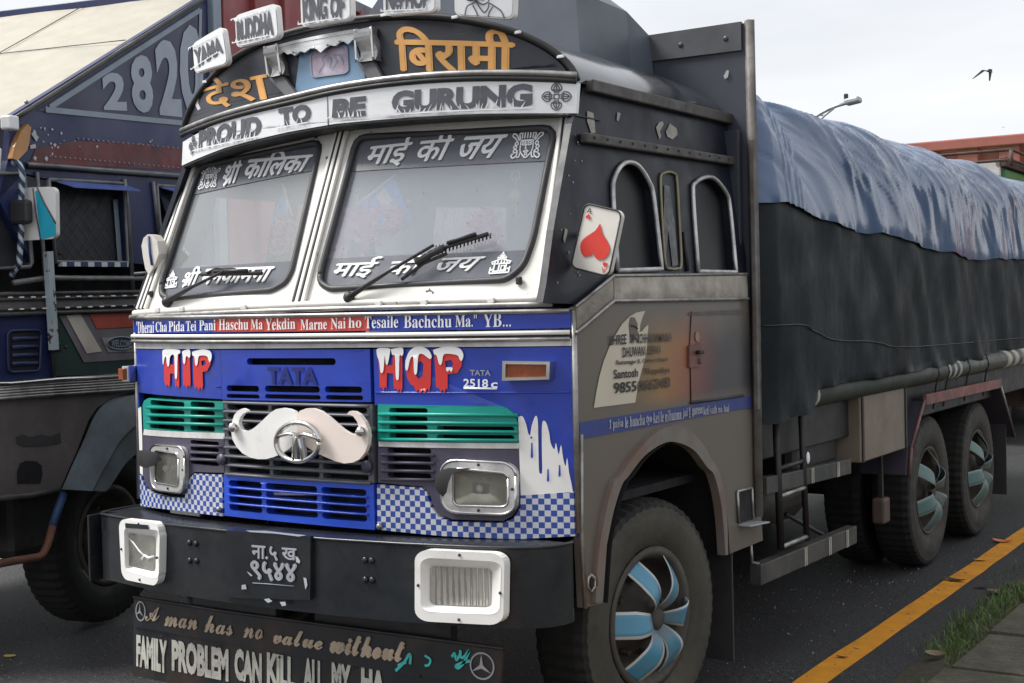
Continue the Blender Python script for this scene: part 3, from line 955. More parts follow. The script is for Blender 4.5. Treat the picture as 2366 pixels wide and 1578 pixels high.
    board(((1143, 88), (1430, 65), (1428, -115), (1140, -95)), 'NEPHOP', ((1155, 60), (1392, 48), (1392, -75), (1152, -62)))
    bd = board(((1530, 85), (1850, 105), (1860, -110), (1525, -130)), None, None)
    q = k2((1585, 82), (1800, 100), (1790, -100), (1590, -110))
    strokes('sketch_portrait', [smoothline([(0, 0), (.05, .25), (.2, .35), (.28, .42)]), smoothline([(1, 0), (.92, .2), (.75, .32), (.62, .4)]), smoothline([(.28, .42), (.4, .22), (.5, .12), (.6, .25), (.62, .4)]), smoothline([(.3, .42), (.24, .6), (.28, .8), (.45, .9), (.6, .82), (.66, .62), (.6, .42), (.45, .34), (.3, .42)]), smoothline([(.36, .52), (.42, .47), (.5, .47), (.56, .52)]), [(.3, .68), (.42, .68)], [(.48, .68), (.6, .68)], [(.45, .64), (.43, .57), (.47, .56)], smoothline([(.2, .3), (.3, .1), (.33, 0)]), smoothline([(.72, .3), (.62, .12), (.6, 0)])], Sbrd, q, .005, lettergrey, bd, off=.027)
    ball('lamp', Sbrd.map(*Sbrd.inv(*k2((1650, -5))), .03), .022, lettergrey, bd, (1.6, .3, .5))
headboard_and_shell()

def windscreen():
    L0, L1 = k3((150, 790), (165, 730), (235, 540), (320, 330), (350, 150), (385, 120), (700, 60), (960, 5), (1005, 20), (960, 160), (840, 700), (800, 770), (740, 822), (600, 830), (250, 855), (170, 845)), None
    gl = [Sws.inv(*p) for p in L0]
    gl = [(-1.025, 1.985), (-1.0, 2.40), (-.985, 2.53), (-.11, 2.56), (-.082, 1.99), (-.10, 1.945), (-.17, 1.915), (-.93, 1.897), (-1.0, 1.92)]
    gr = [(.078, 1.99), (.09, 2.56), (1.0, 2.53), (1.003, 2.08), (.985, 1.975), (.93, 1.925), (.15, 1.91), (.09, 1.94)]
    def rnd(P, n=3):                            # cut the corners softly
        out = []
        m = len(P)
        for i in range(m):
            A, B, C_ = Vector(P[i-1]), Vector(P[i]), Vector(P[(i+1) % m])
            da, dc = (A-B), (C_-B)
            r = min(.05, da.length*.4, dc.length*.4)
            p0, p1 = B+da.normalized()*r, B+dc.normalized()*r
            for k in range(n+1):
                t = k/n
                out.append(tuple((1-t)**2*p0+2*t*(1-t)*B+t*t*p1))
        return out
    gl, gr = rnd(gl), rnd(gr)
    fr = sheet('windscreen_frame', Sws, [(-1.175, 1.845), (1.175, 1.845), (1.075, 2.66), (-1.075, 2.66)], cream, T, holes=(gl, gr), px=False, th=.04)
    for g, m, lab in ((gl, wsglass2, None), (gr, wsglass, None)):
        gs = stube('rubber_seal', Sws, g+g[:1], .0145, sealm, fr, off=.003, px=False)
        pane = sheet('windscreen', Sws, g, m, T, px=False, off=-.015, ml=.12)
        xs = [p[0] for p in g]
        left = xs[0] < 0
        Qt = k3((325, 335), (965, 205), (1000, 40), (360, 120)) if left else k3((1160, 212), (2135, 160), (2190, -10), (1200, 60))
        Qb = k3((158, 795), (800, 760), (815, 680), (190, 720)) if left else k3((1010, 765), (2020, 730), (2065, 620), (1035, 665))
        def clip(Q): return [Sws.inv(*p) for p in Q]
        a = clip(Qt)
        zb = lambda x, A, B: A[1]+(B[1]-A[1])*(x-A[0])/(B[0]-A[0])
        inner = [(Vector((sum(xs)/len(xs), sum(p[1] for p in g)/len(g)))) for _ in (0,)][0]
        gi = [(inner.x+(p[0]-inner.x)*.985, inner.y+(p[1]-inner.y)*.975) for p in g]
        xl, xr = min(p[0] for p in gi), max(p[0] for p in gi)
        top = [p for p in gi if p[1] > 2.38]
        top.sort(key=lambda p: p[0])
        sheet('sun_strip', Sws, [(top[0][0]-.003, a[0][1])]+top+[(top[-1][0], a[1][1])], bandm, pane, px=False, off=-.011)
        c = clip(Qb)
        zt = (c[2][1]+c[3][1])/2
        low = [p for p in gi if p[1] < zt-.005]
        # order along the bottom from left to right
        low.sort(key=lambda p: math.atan2(p[1]-inner.y, p[0]-inner.x) if p[1]-inner.y < 0 else 0)
        sheet('sun_strip', Sws, [(low[0][0]-.001, zt)]+low+[(low[-1][0]+.001, zt)], bandm, pane, px=False, off=-.011)
        if left:
            text('lettering', 'शी', Sws, k3((478, 282), (562, 268), (590, 138), (500, 150)), letterwhite, pane, off=-.006, fat=.03, shear=.25)
            strokes('lettering', [[(.05, -.05), (.75, .55)]], Sws, k3((480, 285), (545, 272), (545, 195), (480, 205)), .018, letterwhite, pane, off=-.0045)
            text('lettering', 'कािलका', Sws, k3((590, 255), (915, 210), (960, 95), (625, 115)), letterwhite, pane, off=-.006, fat=.012, shear=.25)
            text('lettering', 'शी', Sws, k3((268, 808), (350, 800), (375, 705), (290, 712)), letterwhite, pane, off=-.006, fat=.03, shear=.25)
            strokes('lettering', [[(.05, -.05), (.75, .6)]], Sws, k3((268, 808), (330, 802), (330, 745), (268, 750)), .015, letterwhite, pane, off=-.0045)
            text('lettering', 'मनकामना', Sws, k3((368, 798), (720, 782), (748, 708), (395, 722)), letterwhite, pane, off=-.006, fat=.01, shear=.25)
        else:
            text('lettering', 'माई', Sws, k3((1225, 195), (1440, 180), (1485, 20), (1250, 50)), letterwhite, pane, off=-.006, fat=.016, shear=.25)
            text('lettering', 'की', Sws, k3((1485, 165), (1650, 150), (1690, 0), (1510, 15)), letterwhite, pane, off=-.006, fat=.02, shear=.25)
            text('lettering', 'जय', Sws, k3((1690, 155), (1900, 140), (1955, 25), (1735, 38)), letterwhite, pane, off=-.006, fat=.018, shear=.25)
            text('lettering', 'माई', Sws, k3((1050, 770), (1265, 762), (1310, 655), (1075, 665)), letterwhite, pane, off=-.006, fat=.016, shear=.25)
            text('lettering', 'की', Sws, k3((1340, 748), (1500, 742), (1540, 645), (1360, 655)), letterwhite, pane, off=-.006, fat=.02, shear=.25)
            text('lettering', 'जय', Sws, k3((1570, 735), (1790, 725), (1840, 655), (1620, 665)), letterwhite, pane, off=-.006, fat=.018, shear=.25)
        face = [smoothline([(.3, .55), (.3, .25), (.42, .08), (.5, .03), (.58, .08), (.7, .25), (.7, .55)]), [(.3, .56), (.7, .56)], smoothline([(.28, .58), (.24, .75), (.35, .82), (.5, .98), (.65, .82), (.76, .75), (.72, .58)]), [(.33, .62), (.33, .78)], [(.41, .62), (.41, .84)], [(.5, .62), (.5, .9)], [(.59, .62), (.59, .84)], [(.67, .62), (.67, .78)], smoothline([(.34, .44), (.4, .48), (.47, .43), (.4, .41), (.34, .44)]), smoothline([(.66, .44), (.6, .48), (.53, .43), (.6, .41), (.66, .44)]), smoothline([(.33, .5), (.42, .54), (.48, .48)]), smoothline([(.67, .5), (.58, .54), (.52, .48)]), [(.5, .45), (.47, .3), (.53, .3)], smoothline([(.42, .22), (.5, .25), (.58, .22), (.5, .19), (.42, .22)]), [(.47, .2), (.47, .1), (.53, .1), (.53, .2)], [(.5, .52), (.5, .58)]]
        for sx in (1, -1):
            f = lambda P: [(.5+sx*(x-.5), y) for x, y in P]
            face += [f(smoothline([(.25, .55), (.15, .72), (.05, .78), (.02, .7), (.12, .62), (.2, .5)])), f(arcp(.17, .46, .05, .05, 0, 360, 10)), f(arcp(.13, .35, .05, .05, 0, 360, 10)), f(arcp(.14, .23, .06, .05, 0, 360, 10)), f(smoothline([(.22, .25), (.2, .1), (.08, .02), (.02, .1), (.1, .16)])), f(smoothline([(.3, .18), (.28, .06), (.2, .04)]))]
        strokes('deity_face_motif', face, Sws, k3((352, 310), (445, 295), (480, 170), (375, 180)) if left else k3((1968, 150), (2120, 145), (2150, -28), (1985, -15)), .0052, letterwhite, pane, off=-.006)
        pag = [[(.02, .02), (.98, .02)], [(.02, .02), (.02, .3)], [(.98, .02), (.98, .3)], [(.15, .1), (.85, .1)], [(.2, .1), (.2, .45)], [(.8, .1), (.8, .45)], [(.45, .1), (.45, .4)], [(.55, .15), (.72, .15), (.72, .35), (.55, .35), (.55, .15)], [(.05, .45), (.95, .45), (1, .52), (.5, .68), (0, .52), (.05, .45)], [(.3, .64), (.3, .72), (.7, .72), (.7, .64)], [(.25, .74), (.75, .74), (.5, .93), (.25, .74)], [(.5, .93), (.5, 1)], [(.2, .47), (.2, .54)], [(.35, .47), (.35, .58)], [(.5, .47), (.5, .62)], [(.65, .47), (.65, .58)], [(.8, .47), (.8, .54)], [(.42, .75), (.42, .83)], [(.5, .75), (.5, .87)], [(.58, .75), (.58, .83)], [(.05, .18), (.2, .18)], [(.8, .2), (.95, .2)]]
        strokes('pagoda_motif', pag, Sws, k3((180, 820), (240, 812), (252, 722), (198, 730)) if left else k3((1855, 745), (1960, 738), (1985, 628), (1885, 632)), .006, letterwhite, pane, off=-.006)
    # ribbed pillars
    for xb, xt, s in ((-1.16, -1.065, 0), (-1.125, -1.035, 0), (-1.09, -1.01, 0), (1.15, 1.063, 0), (1.11, 1.04, 0), (1.072, 1.022, 0), (-.032, -.018, 0), (.002, .006, 0), (.034, .034, 0)):
        P0, P1 = Sws.map(xb, 1.852, .012), Sws.map(xt, 2.64, .012)
        beam('pillar_strip', P0, P1, .02, .016, cream, fr, .005, upv=(0, -1, .3))
    for xb, xt in ((-1.143, -1.05), (-1.108, -1.022), (1.13, 1.052), (1.091, 1.031), (-.015, -.006), (.018, .02)):
        beam('pillar_groove', Sws.map(xb, 1.852, .015), Sws.map(xt, 2.64, .015), .009, .014, steeldark, fr, .002, upv=(0, -1, .3))
    # sill rails
    stube('sill_rail', Sws, [(-1.18, 1.835), (-.6, 1.845), (0, 1.85), (.6, 1.85), (1.14, 1.848)], .014, cream, fr, off=.012, px=False, smooth=4)
    stube('sill_rail', Sws, [(-1.19, 1.815), (-.6, 1.823), (0, 1.828), (.6, 1.828), (1.14, 1.826)], .012, steel, fr, off=.02, px=False, smooth=4)
    for x in (-.75, -.3, .42, .62, .9, -.95): box('sill_clip', Sws.map(x, 1.846, .03), (.03, .012, .022), cream, fr, .003)
    # wipers
    def wiper(piv, el, b0, b1, arm_off):
        a = [Sws.inv(*p) for p in (piv, el)]
        root = tube('wiper', [Sws.map(*a[0], .025), Sws.map(*((Vector(a[0])*.5+Vector(a[1])*.5)), .05), Sws.map(*a[1], .05)], .01, rubber, T, flat=.7, rads=[.017, .011, .009])
        ball('pivot', Sws.map(*a[0], .02), .026, rubber, root, (1, .8, 1))
        bb = [Sws.inv(*p) for p in (b0, b1)]
        stube('blade', Sws, bb, .009, rubber, root, off=.035, px=False)
        stube('blade_spine', Sws, [tuple(Vector(bb[0])*.75+Vector(bb[1])*.25+Vector((0, .012))), tuple(Vector(bb[0])*.2+Vector(bb[1])*.8+Vector((0, .012)))], .008, steeldark, root, off=.05, px=False)
        return root
    wp = wiper(k3((1150, 868)), k3((1610, 598)), k3((1610, 622)), k3((1880, 540)), 0)
    stube('linkage', Sws, k3((1405, 775), (1520, 690), (1640, 640)), .007, rubber, wp, off=.02)
    bb = [Sws.inv(*p) for p in k3((1600, 600), (1880, 536))]
    for i in range(16):
        t = i/15
        p = Vector(bb[0])*(1-t)+Vector(bb[1])*t
        stube('bristle', Sws, [tuple(p), (p.x+.004, p.y-.04+.02*t)], .0035, rubber, wp, off=.02, px=False, n=4)
    stube('linkage', Sws, k3((1480, 690), (1560, 640), (1625, 610)), .014, rubber, wp, off=.035)
    wp = wiper(k3((208, 890)), k3((535, 730)), k3((400, 748)), k3((712, 742)), 0)
    stube('linkage', Sws, k3((400, 740), (450, 715), (545, 722)), .006, rubber, wp, off=.045)
    for p, m in ((k3((118, 850)), steeldark), (k3((2022, 780)), steeldark)): box('catch', Sws.map(*Sws.inv(*p), .012), (.022, .02, .03), m, fr, .005)
windscreen()

def front():
    S = Slow
    inv = lambda *p: [S.inv(*q) for q in k4(*p)]
    # dark inner lining so the slots look into a real hollow
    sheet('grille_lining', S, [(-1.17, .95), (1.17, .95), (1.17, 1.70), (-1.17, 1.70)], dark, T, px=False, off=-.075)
    # slogan strip
    st = sheet('slogan_strip', S, [(-1.195, 1.742), (1.2, 1.735), (1.2, 1.795), (-1.195, 1.808)], blue, T, px=False, off=.008, th=.03)
    a, b = S.inv(*k4((466, 120))), S.inv(*k4((1235, 100)))
    sheet('red_band', S, [(a[0], 1.7435), (b[0], 1.739), (b[0], 1.7985), (a[0], 1.804)], redstrip, st, px=False, off=.012)
    def serif(s):
        o = ''
        for c in s:
            if 'A' <= c <= 'Z': o += chr(0x1D400+ord(c)-65)
            elif 'a' <= c <= 'z': o += chr(0x1D41A+ord(c)-97)
            elif '0' <= c <= '9': o += chr(0x1D7CE+ord(c)-48)
            else: o += c
        return o
    for s, x0, x1, yb0, yb1, h0, h1 in (('"Dherai', 74, 162, 152, 148, 62, 60), ('Cha', 170, 226, 143, 142, 50, 50), ('Pida', 234, 312, 142, 140, 52, 50), ('Tei', 320, 370, 139, 138, 50, 50), ('Pani', 385, 466, 137, 135, 52, 54), ('Haschu', 482, 628, 134, 132, 54, 54), ('Ma', 640, 698, 132, 131, 52, 52), ('Yekdin', 712, 860, 136, 128, 60, 54), ('Marne', 885, 1016, 134, 130, 52, 52), ('Nai', 1035, 1108, 130, 126, 55, 55), ('ho', 1122, 1186, 124, 122, 52, 52), ('Tesaile', 1203, 1368, 126, 122, 60, 60), ('Bachchu', 1396, 1632, 124, 121, 62, 62), ('Ma."', 1650, 1756, 120, 117, 62, 62), ('YB...', 1788, 1925, 120, 117, 68, 66)):
        text('lettering', serif(s), S, k4((x0, yb0), (x1, yb1), (x1, yb1-h1), (x0, yb0-h0)), letterwhite, st, off=.016, offset=0)
    for z0, z1, r, m, o in ((1.727, 1.719, .009, white, .015), (1.711, 1.703, .006, steeldark, .012), (1.703, 1.695, .008, steel, .016), (1.812, 1.80, .009, steel, .016)):
        stube('trim_strip', S, [(x, z0+(z1-z0)*(x+1.2)/2.4) for x in [-1.2+.1*i for i in range(25)]], r, m, T, off=o, px=False)
    sheet('white_strip', S, [(-1.19, 1.668), (.39, 1.672), (1.2, 1.668), (1.2, 1.696), (-1.19, 1.70)], dirtywhite, T, px=False, off=.004, th=.02)
    # upper blue panels
    zt = 1.665
    sheet('front_panel', S, [(-1.185, zt), (-1.185, .98), (-1.172, .98), (-1.166, 1.46), (-.452, 1.452), (-.452, zt)], blue, T, px=False, th=.03, label='blue panel left of the grille with red dripping word')
    def H(x0, y0, x1, y1):
        p, q = S.inv(*k4((x0, y1))), S.inv(*k4((x1, y0)))
        p2, q2 = S.inv(*k4((x0, y0))), S.inv(*k4((x1, y1)))
        return slot((p[0]+p2[0])/2, (q[0]+q2[0])/2, (p[1]+q2[1])/2, (q[1]+p2[1])/2)
    hs = [H(625, 272, 1065, 306), H(525, 407, 686, 437), H(714, 409, 986, 441), H(1010, 411, 1195, 443), H(525, 450, 688, 470), H(715, 452, 990, 474), H(1015, 455, 1200, 478)]
    ctr = sheet('bonnet_panel', S, [(-.444, zt), (-.444, 1.450), (.383, 1.455), (.383, zt)], blue, T, holes=hs, px=False, th=.03, off=.006)
    for z in (1.505,):
        stube('crease', S, [(-1.17, z-.003), (-.46, z-.001)], .004, blue, T, off=.001, px=False)
        stube('crease', S, [(.40, z-.012), (.8, z-.012), (1.19, z-.012)], .004, blue, T, off=.001, px=False, smooth=6)
    text('badge_lettering', 'TATA', S, k4((722, 402), (968, 405), (968, 318), (722, 316)), embossb, ctr, off=.012, offset=.035)
    right = [(.396, zt), (.396, 1.44)]+[S.inv(*p) for p in k4((1270, 500), (1880, 510), (1915, 522), (1945, 548), (1962, 585), (1968, 720), (1970, 950), (1985, 1010))]+[(1.0, .95), (1.198, .95), (1.198, zt)]
    sheet('front_panel', S, right, blue, T, px=False, th=.03, label='blue panel right of the grille with dripping letters and amber lamp')
    word = lambda name, P, m, off, hole=None: sheet(name, S, smoothline(k4(*P)+k4(*P)[:1], 3)[:-1], m, T, holes=[smoothline(k4(*hole)+k4(*hole)[:1], 3)[:-1]] if hole else (), off=off)
    sharp = lambda name, P, m, off, hole=None: sheet(name, S, k4(*P), m, T, holes=[k4(*hole)] if hole else (), off=off)
    for P, h in (([(1268, 240), (1308, 230), (1312, 305), (1340, 308), (1343, 230), (1388, 228), (1389, 420), (1380, 440), (1374, 424), (1366, 442), (1358, 420), (1348, 428), (1342, 348), (1313, 346), (1310, 425), (1302, 412), (1294, 436), (1287, 415), (1278, 420)], None),
                 ([(1405, 300), (1420, 250), (1465, 222), (1510, 235), (1531, 270), (1529, 400), (1520, 440), (1512, 420), (1502, 446), (1490, 424), (1478, 446), (1468, 428), (1456, 438), (1446, 412), (1430, 402), (1412, 370)], [(1452, 302), (1480, 287), (1493, 300), (1489, 360), (1470, 375), (1453, 355)]),
                 ([(1545, 235), (1600, 222), (1660, 225), (1685, 255), (1682, 310), (1660, 345), (1612, 352), (1612, 430), (1604, 420), (1596, 448), (1588, 426), (1578, 440), (1568, 418), (1556, 420)], [(1600, 287), (1630, 281), (1641, 300), (1630, 320), (1602, 322)]),
                 ([(210, 245), (238, 235), (241, 302), (258, 306), (262, 235), (285, 235), (287, 405), (280, 420), (274, 404), (268, 418), (262, 350), (242, 347), (241, 402), (234, 414), (228, 400), (222, 412), (213, 388)], None),
                 ([(303, 240), (338, 235), (343, 400), (336, 416), (330, 404), (322, 420), (315, 404), (306, 408)], None),
                 ([(355, 245), (420, 232), (443, 255), (442, 300), (425, 335), (402, 341), (404, 410), (396, 432), (390, 414), (382, 434), (374, 412), (366, 424), (358, 390)], [(395, 286), (415, 282), (419, 304), (398, 310)])):
        sharp('lettering', P, red, .006, h)
    for P in ([(1260, 232), (1275, 222), (1325, 225), (1328, 240), (1320, 285), (1314, 305), (1307, 298), (1302, 258), (1298, 300), (1294, 336), (1287, 346), (1280, 338), (1274, 290), (1264, 262)],
              [(1332, 228), (1362, 222), (1390, 222), (1393, 250), (1385, 262), (1374, 262), (1371, 365), (1364, 380), (1356, 365), (1352, 264), (1338, 256)],
              [(1404, 285), (1425, 235), (1470, 213), (1515, 230), (1533, 262), (1526, 277), (1506, 264), (1488, 252), (1468, 260), (1461, 340), (1453, 354), (1446, 340), (1442, 266), (1427, 278), (1416, 325), (1408, 334), (1403, 320)],
              [(1540, 232), (1600, 215), (1665, 221), (1689, 250), (1686, 278), (1678, 286), (1670, 276), (1660, 258), (1620, 251), (1592, 256), (1584, 296), (1575, 306), (1567, 294), (1558, 260), (1545, 252)],
              [(1604, 318), (1634, 318), (1634, 334), (1628, 340), (1621, 330), (1614, 338), (1606, 334)],
              [(203, 240), (215, 229), (285, 231), (289, 250), (279, 260), (276, 362), (270, 374), (265, 362), (262, 264), (248, 257), (240, 272), (237, 304), (231, 314), (226, 302), (221, 264), (213, 276), (208, 304), (204, 290)],
              [(300, 240), (320, 231), (339, 232), (341, 262), (334, 272), (328, 263), (319, 266), (316, 294), (311, 302), (306, 292), (303, 262)],
              [(350, 241), (400, 229), (438, 237), (447, 262), (442, 286), (436, 292), (431, 282), (424, 263), (396, 259), (382, 266), (377, 300), (371, 310), (365, 300), (361, 266), (351, 258)]):
        word('paint_cap', P, letterwhite, .0095)
    text('badge_lettering', 'TATA', S, k4((1722, 358), (1825, 360), (1825, 332), (1722, 330)), chrome, T, off=.012, offset=.03)
    text('badge_lettering', '2518', S, k4((1690, 415), (1812, 418), (1812, 376), (1690, 374)), letterwhite, T, off=.012, offset=.02)
    text('badge_lettering', 'c', S, k4((1825, 418), (1858, 419), (1860, 392), (1827, 392)), letterwhite, T, off=.012, offset=.02)
    stube('badge_bar', S, k4((1692, 421), (1856, 424)), .004, letterwhite, T, off=.012)
    # indicators
    q = k4((1880, 384), (2113, 378), (2117, 290), (1882, 286))
    ind = sheet('indicator', S, [q[0], q[1], q[2], q[3]], chrome, T, holes=[[bil(q, u, v) for u, v in ((.07, .16), (.93, .16), (.93, .84), (.07, .84))]], off=.045, th=.045)
    sheet('amber_lens', S, [bil(q, u, v) for u, v in ((.06, .13), (.94, .13), (.94, .87), (.06, .87))], amber, ind, off=.03)
    ind2 = box('indicator', (-1.215, .07, 1.548), (.05, .09, .08), chrome, T, .008)
    box('amber_lens', (-1.226, .02, 1.548), (.035, .02, .055), amber, ind2, .004)
    # green grilles
    gl = [S.inv(*p) for p in k4((135, 470), (508, 486), (510, 640), (113, 622), (108, 505), (116, 482))]
    hs = [H(148, y, 316, y+27) for y in (483, 524, 562, 598)]+[H(345, y, 466, y+27) for y in (488, 530, 568, 606)]
    g1 = sheet('side_grille', S, gl, teal, T, holes=hs, px=False, th=.045, off=.004)
    gr = [S.inv(*p) for p in k4((1270, 500), (1880, 510), (1912, 522), (1942, 548), (1958, 585), (1966, 690), (1270, 682))]
    hs = [H(1325, y, 1517, y+27) for y in (518, 559, 601, 643)]+[H(1560, y, 1945, y+27) for y in (608, 650)]
    g2 = sheet('side_grille', S, gr, teal, T, holes=hs, px=False, th=.045, off=.004)
    for ys, x0, x1, dy, p in (((519, 557, 595), 130, 506, 7, g1), ((551, 592, 634, 676), 1272, 1958, 4, g2)):
        for y in ys: stube('louvre', S, k4((x0, y-dy*.5), ((x0+x1)/2, y+dy*.2), (x1, y+dy)), .007, teal, p, off=.012)
    sheet('white_strip', S, k4((112, 624), (510, 642), (510, 672), (108, 652)), dirtywhite, T, off=.006, th=.03)
    sheet('white_strip', S, k4((1270, 684), (1966, 692), (1968, 719), (1272, 709)), dirtywhite, T, off=.006, th=.03)
    # violet lamp surrounds
    pl = k4((108, 655), (510, 673), (512, 838), (366, 834), (345, 850), (330, 890), (318, 945), (240, 938), (152, 918), (126, 900), (112, 850))
    hs = [H(346, y, 486, y+20) for y in (680, 712, 746, 780)]
    pan1 = sheet('lamp_surround', S, [S.inv(*p) for p in pl], purple, T, holes=hs, px=False, th=.04, off=.004)
    pr = k4((1272, 711), (1968, 721), (1970, 1000), (1935, 1050), (1890, 1075), (1640, 1068), (1580, 1045), (1545, 1000), (1525, 935), (1490, 905), (1272, 886))
    hs = [H(1318, y, 1535, y+27) for y in (716, 757, 797, 838)]
    pan2 = sheet('lamp_surround', S, [S.inv(*p) for p in pr], purple, T, holes=hs, px=False, th=.04, off=.004)
    for y in (750, 790, 830, 872): stube('louvre', S, k4((1285, y-1), (1415, y), (1545, y+2)), .006, purple, pan2, off=.01)
    for y in (705, 739, 773): stube('louvre', S, k4((342, y), (420, y+2), (505, y+5)), .0055, purple, pan1, off=.01)
    # centre grille
    hs = []
    for i in range(8):
        z1 = 1.437-.0385*i
        hs += [slot(x0, x1, z1-.0285, z1-.004) for x0, x1 in ((-.415, -.165), (-.15, .11), (.125, .36))]
    cg = sheet('centre_grille', S, [(-.444, 1.446), (-.444, 1.13), (.385, 1.13), (.385, 1.446)], grillegrey, T, holes=hs, px=False, th=.05, off=.002)
    for i in range(9):
        z = 1.4385-.0385*i
        stube('louvre', S, [(-.43, z), (-.03, z), (.375, z)], .0062, grillegrey, cg, off=.012, px=False, smooth=4)
    for p in k4((512, 770), (1228, 805)):
        c = S.map(*S.inv(*p), .01)
        tube('bumper_stop', [c, c+Vector((0, -.016, 0))], .024, purple, cg, n=16)
    # lower blue grille
    hs = []
    for i in range(4):
        z1 = 1.105-.0345*i
        hs += [slot(x0, x1, z1-.027+dz, z1+dz, 3) for x0, x1, dz in ((-.415, -.21, .012*0), (-.19, .10, 0), (.12, .352, 0))]
    lg = sheet('lower_grille', S, [(-.446, 1.126), (-.446, .948), (.387, .945), (.387, 1.126)], bluebright, T, holes=hs, px=False, th=.05, off=.008)
    for i in range(1, 4): stube('louvre', S, [(-.42, 1.109-.0345*i), (-.03, 1.109-.0345*i), (.36, 1.109-.0345*i)], .0045, bluebright, lg, off=.014, px=False, smooth=4)
    box('trapped_rod', S.map(-.08, 1.06, -.05), (.3, .02, .016), letterwhite, lg, .004, Matrix.Rotation(R(-3), 4, 'Y'))
    # checkered lower panels
    cl = k4((97, 840), (106, 862), (112, 880), (126, 912), (150, 938), (240, 958), (318, 962), (332, 905), (346, 862), (366, 842), (505, 848), (505, 1052), (300, 1025), (100, 1000))
    sheet('checkered_panel', S, [S.inv(*p) for p in cl], checkm, T, px=False, off=.006, th=.03)
    cr_ = k4((1268, 895), (1485, 912), (1512, 935), (1532, 1000), (1572, 1058), (1630, 1080), (1890, 1086), (1942, 1062), (1976, 1010), (1976, 950))
    a, b = S.inv(*k4((2225, 932))), S.inv(*k4((2242, 1150)))
    sheet('checkered_panel', S, [S.inv(*p) for p in cr_]+[(1.197, a[1]), (1.197, b[1])]+[S.inv(*p) for p in k4((1950, 1165), (1600, 1150), (1270, 1118))], checkm, T, px=False, off=.006, th=.03)
    for p in k4((492, 1018), (1285, 1100)): ball('panel_bolt', S.map(*S.inv(*p), .012), .014, steel, T)
    # poured white paint on the right corner
    dr = k4((1964, 562), (1985, 560), (2003, 600), (2012, 640), (2022, 652), (2030, 606), (2048, 558), (2060, 580), (2063, 700), (2066, 825), (2076, 842), (2082, 825), (2080, 700), (2082, 592), (2100, 588), (2116, 640), (2124, 692), (2142, 722), (2150, 690), (2163, 748), (2175, 700), (2185, 765), (2197, 805), (2205, 765), (2214, 835))
    b_ = S.inv(*k4((2222, 900)))
    sheet('white_paint_drips', S, [S.inv(*p) for p in smoothline(dr, 3)]+[(1.19, b_[1]), (1.193, a[1])]+[S.inv(*p) for p in k4((1976, 950), (1968, 720))], white, T, px=False, off=.004)
    for x, y0, y1 in ((2028, 690, 768), (2108, 820, 885), (2165, 800, 860), (2025, 660, 672)):
        sheet('drip_gap', S, k4((x-3, y0), (x+3, y0), (x+6, y1-8), (x, y1), (x-6, y1-8)), blue, T, off=.008)
    l_ = k4((88, 520), (103, 512), (108, 640), (112, 850), (98, 840))
    sheet('white_paint_drips', S, [S.inv(*p) for p in l_], white, T, off=.006, px=False)
    # vertical trim at the right corner
    tube('corner_trim', [(1.205, .085, .96), (1.205, .085, 1.4), (1.205, .085, 1.80)], .012, steel, T, n=6)
    tube('corner_trim', [(-1.2, .085, .96), (-1.2, .085, 1.80)], .01, steel, T, n=6)
    # headlights
    def headlamp(q, r0, lens, lid, label=None):
        bz = sheet('headlight', S, rq(q, .2, .25), M('silver lamp bezel', (.66, .66, .66), .35, metal=.35, var=.2, dirt=(.3, .28, .25), da=.4, ds=8), T, holes=[rq(lens, .12, .16)], off=.03, th=.03, label=label)
        Lq = [S.inv(*p, .01) for p in rq(lens, .12, .16, 4)]
        cx, cy = sum(p[0] for p in Lq)/len(Lq), sum(p[1] for p in Lq)/len(Lq)
        V, Fc = [S.map(cx, cy, .002)], []
        m = len(Lq)
        for k_ in range(1, 9):
            f = k_/8
            for a, b in Lq: V.append(S.map(cx+(a-cx)*f, cy+(b-cy)*f, .002+.02*f*f))
        for k_ in range(8):
            for i in range(m):
                A = 1+k_*m+i
                B_ = 1+k_*m+(i+1) % m
                if k_ == 0: Fc.append([0, A, B_])
                if k_ < 7: Fc.append([A, A+m, B_+m, B_])
        mk('reflector', V, Fc, lensglass, bz)
        ball('bulb', S.map(cx, cy, .012), .016, letterwhite, bz, (1, .8, 1))
        sheet('lens', S, rq([bil(lens, u, v) for u, v in ((.01, .01), (.99, .01), (.99, .99), (.01, .99))], .12, .16), lampglass, bz, off=.026)
        stube('bezel_bead', S, [S.inv(*p, .026) for p in rq(q, .2, .25)+rq(q, .2, .25)[:1]], .007, chrome, bz, off=.026, px=False)
        stube('bezel_bead', S, [S.inv(*p, .03) for p in rq(lens, .12, .16)+rq(lens, .12, .16)[:1]], .005, chrome, bz, off=.031, px=False)
        # black eyelid cap
        L = [S.inv(*p, .04) for p in lid]
        bm = tess2([L], .02)
        cx = sum(p[0] for p in L)/len(L)
        cy = sum(p[1] for p in L)/len(L)
        rad = max(math.hypot(p[0]-cx, p[1]-cy) for p in L)
        V = [S.map(v.co.x, v.co.y, .032+.045*max(0, 1-((v.co.x-cx)**2+(v.co.y-cy)**2)/rad**2)**.6) for v in bm.verts]
        bm.verts.index_update()
        Fc = [[v.index for v in f.verts] for f in bm.faces]
        bm.free()
        mk('eyelid', V, Fc, rubber, bz)
        for p in (bil(q, .5, .06), bil(q, .5, .94), bil(q, .955, .5)): ball('screw', S.map(*S.inv(*p, .03), .031), .006, steeldark, bz)
    headlamp(k4((1585, 1030), (1945, 1048), (1950, 792), (1578, 775)), .2, k4((1640, 1000), (1910, 1008), (1912, 840), (1640, 815)), k4((1572, 850), (1590, 825), (1640, 810), (1740, 815), (1700, 826), (1660, 840), (1645, 880), (1630, 930), (1605, 955), (1580, 925), (1570, 885)))
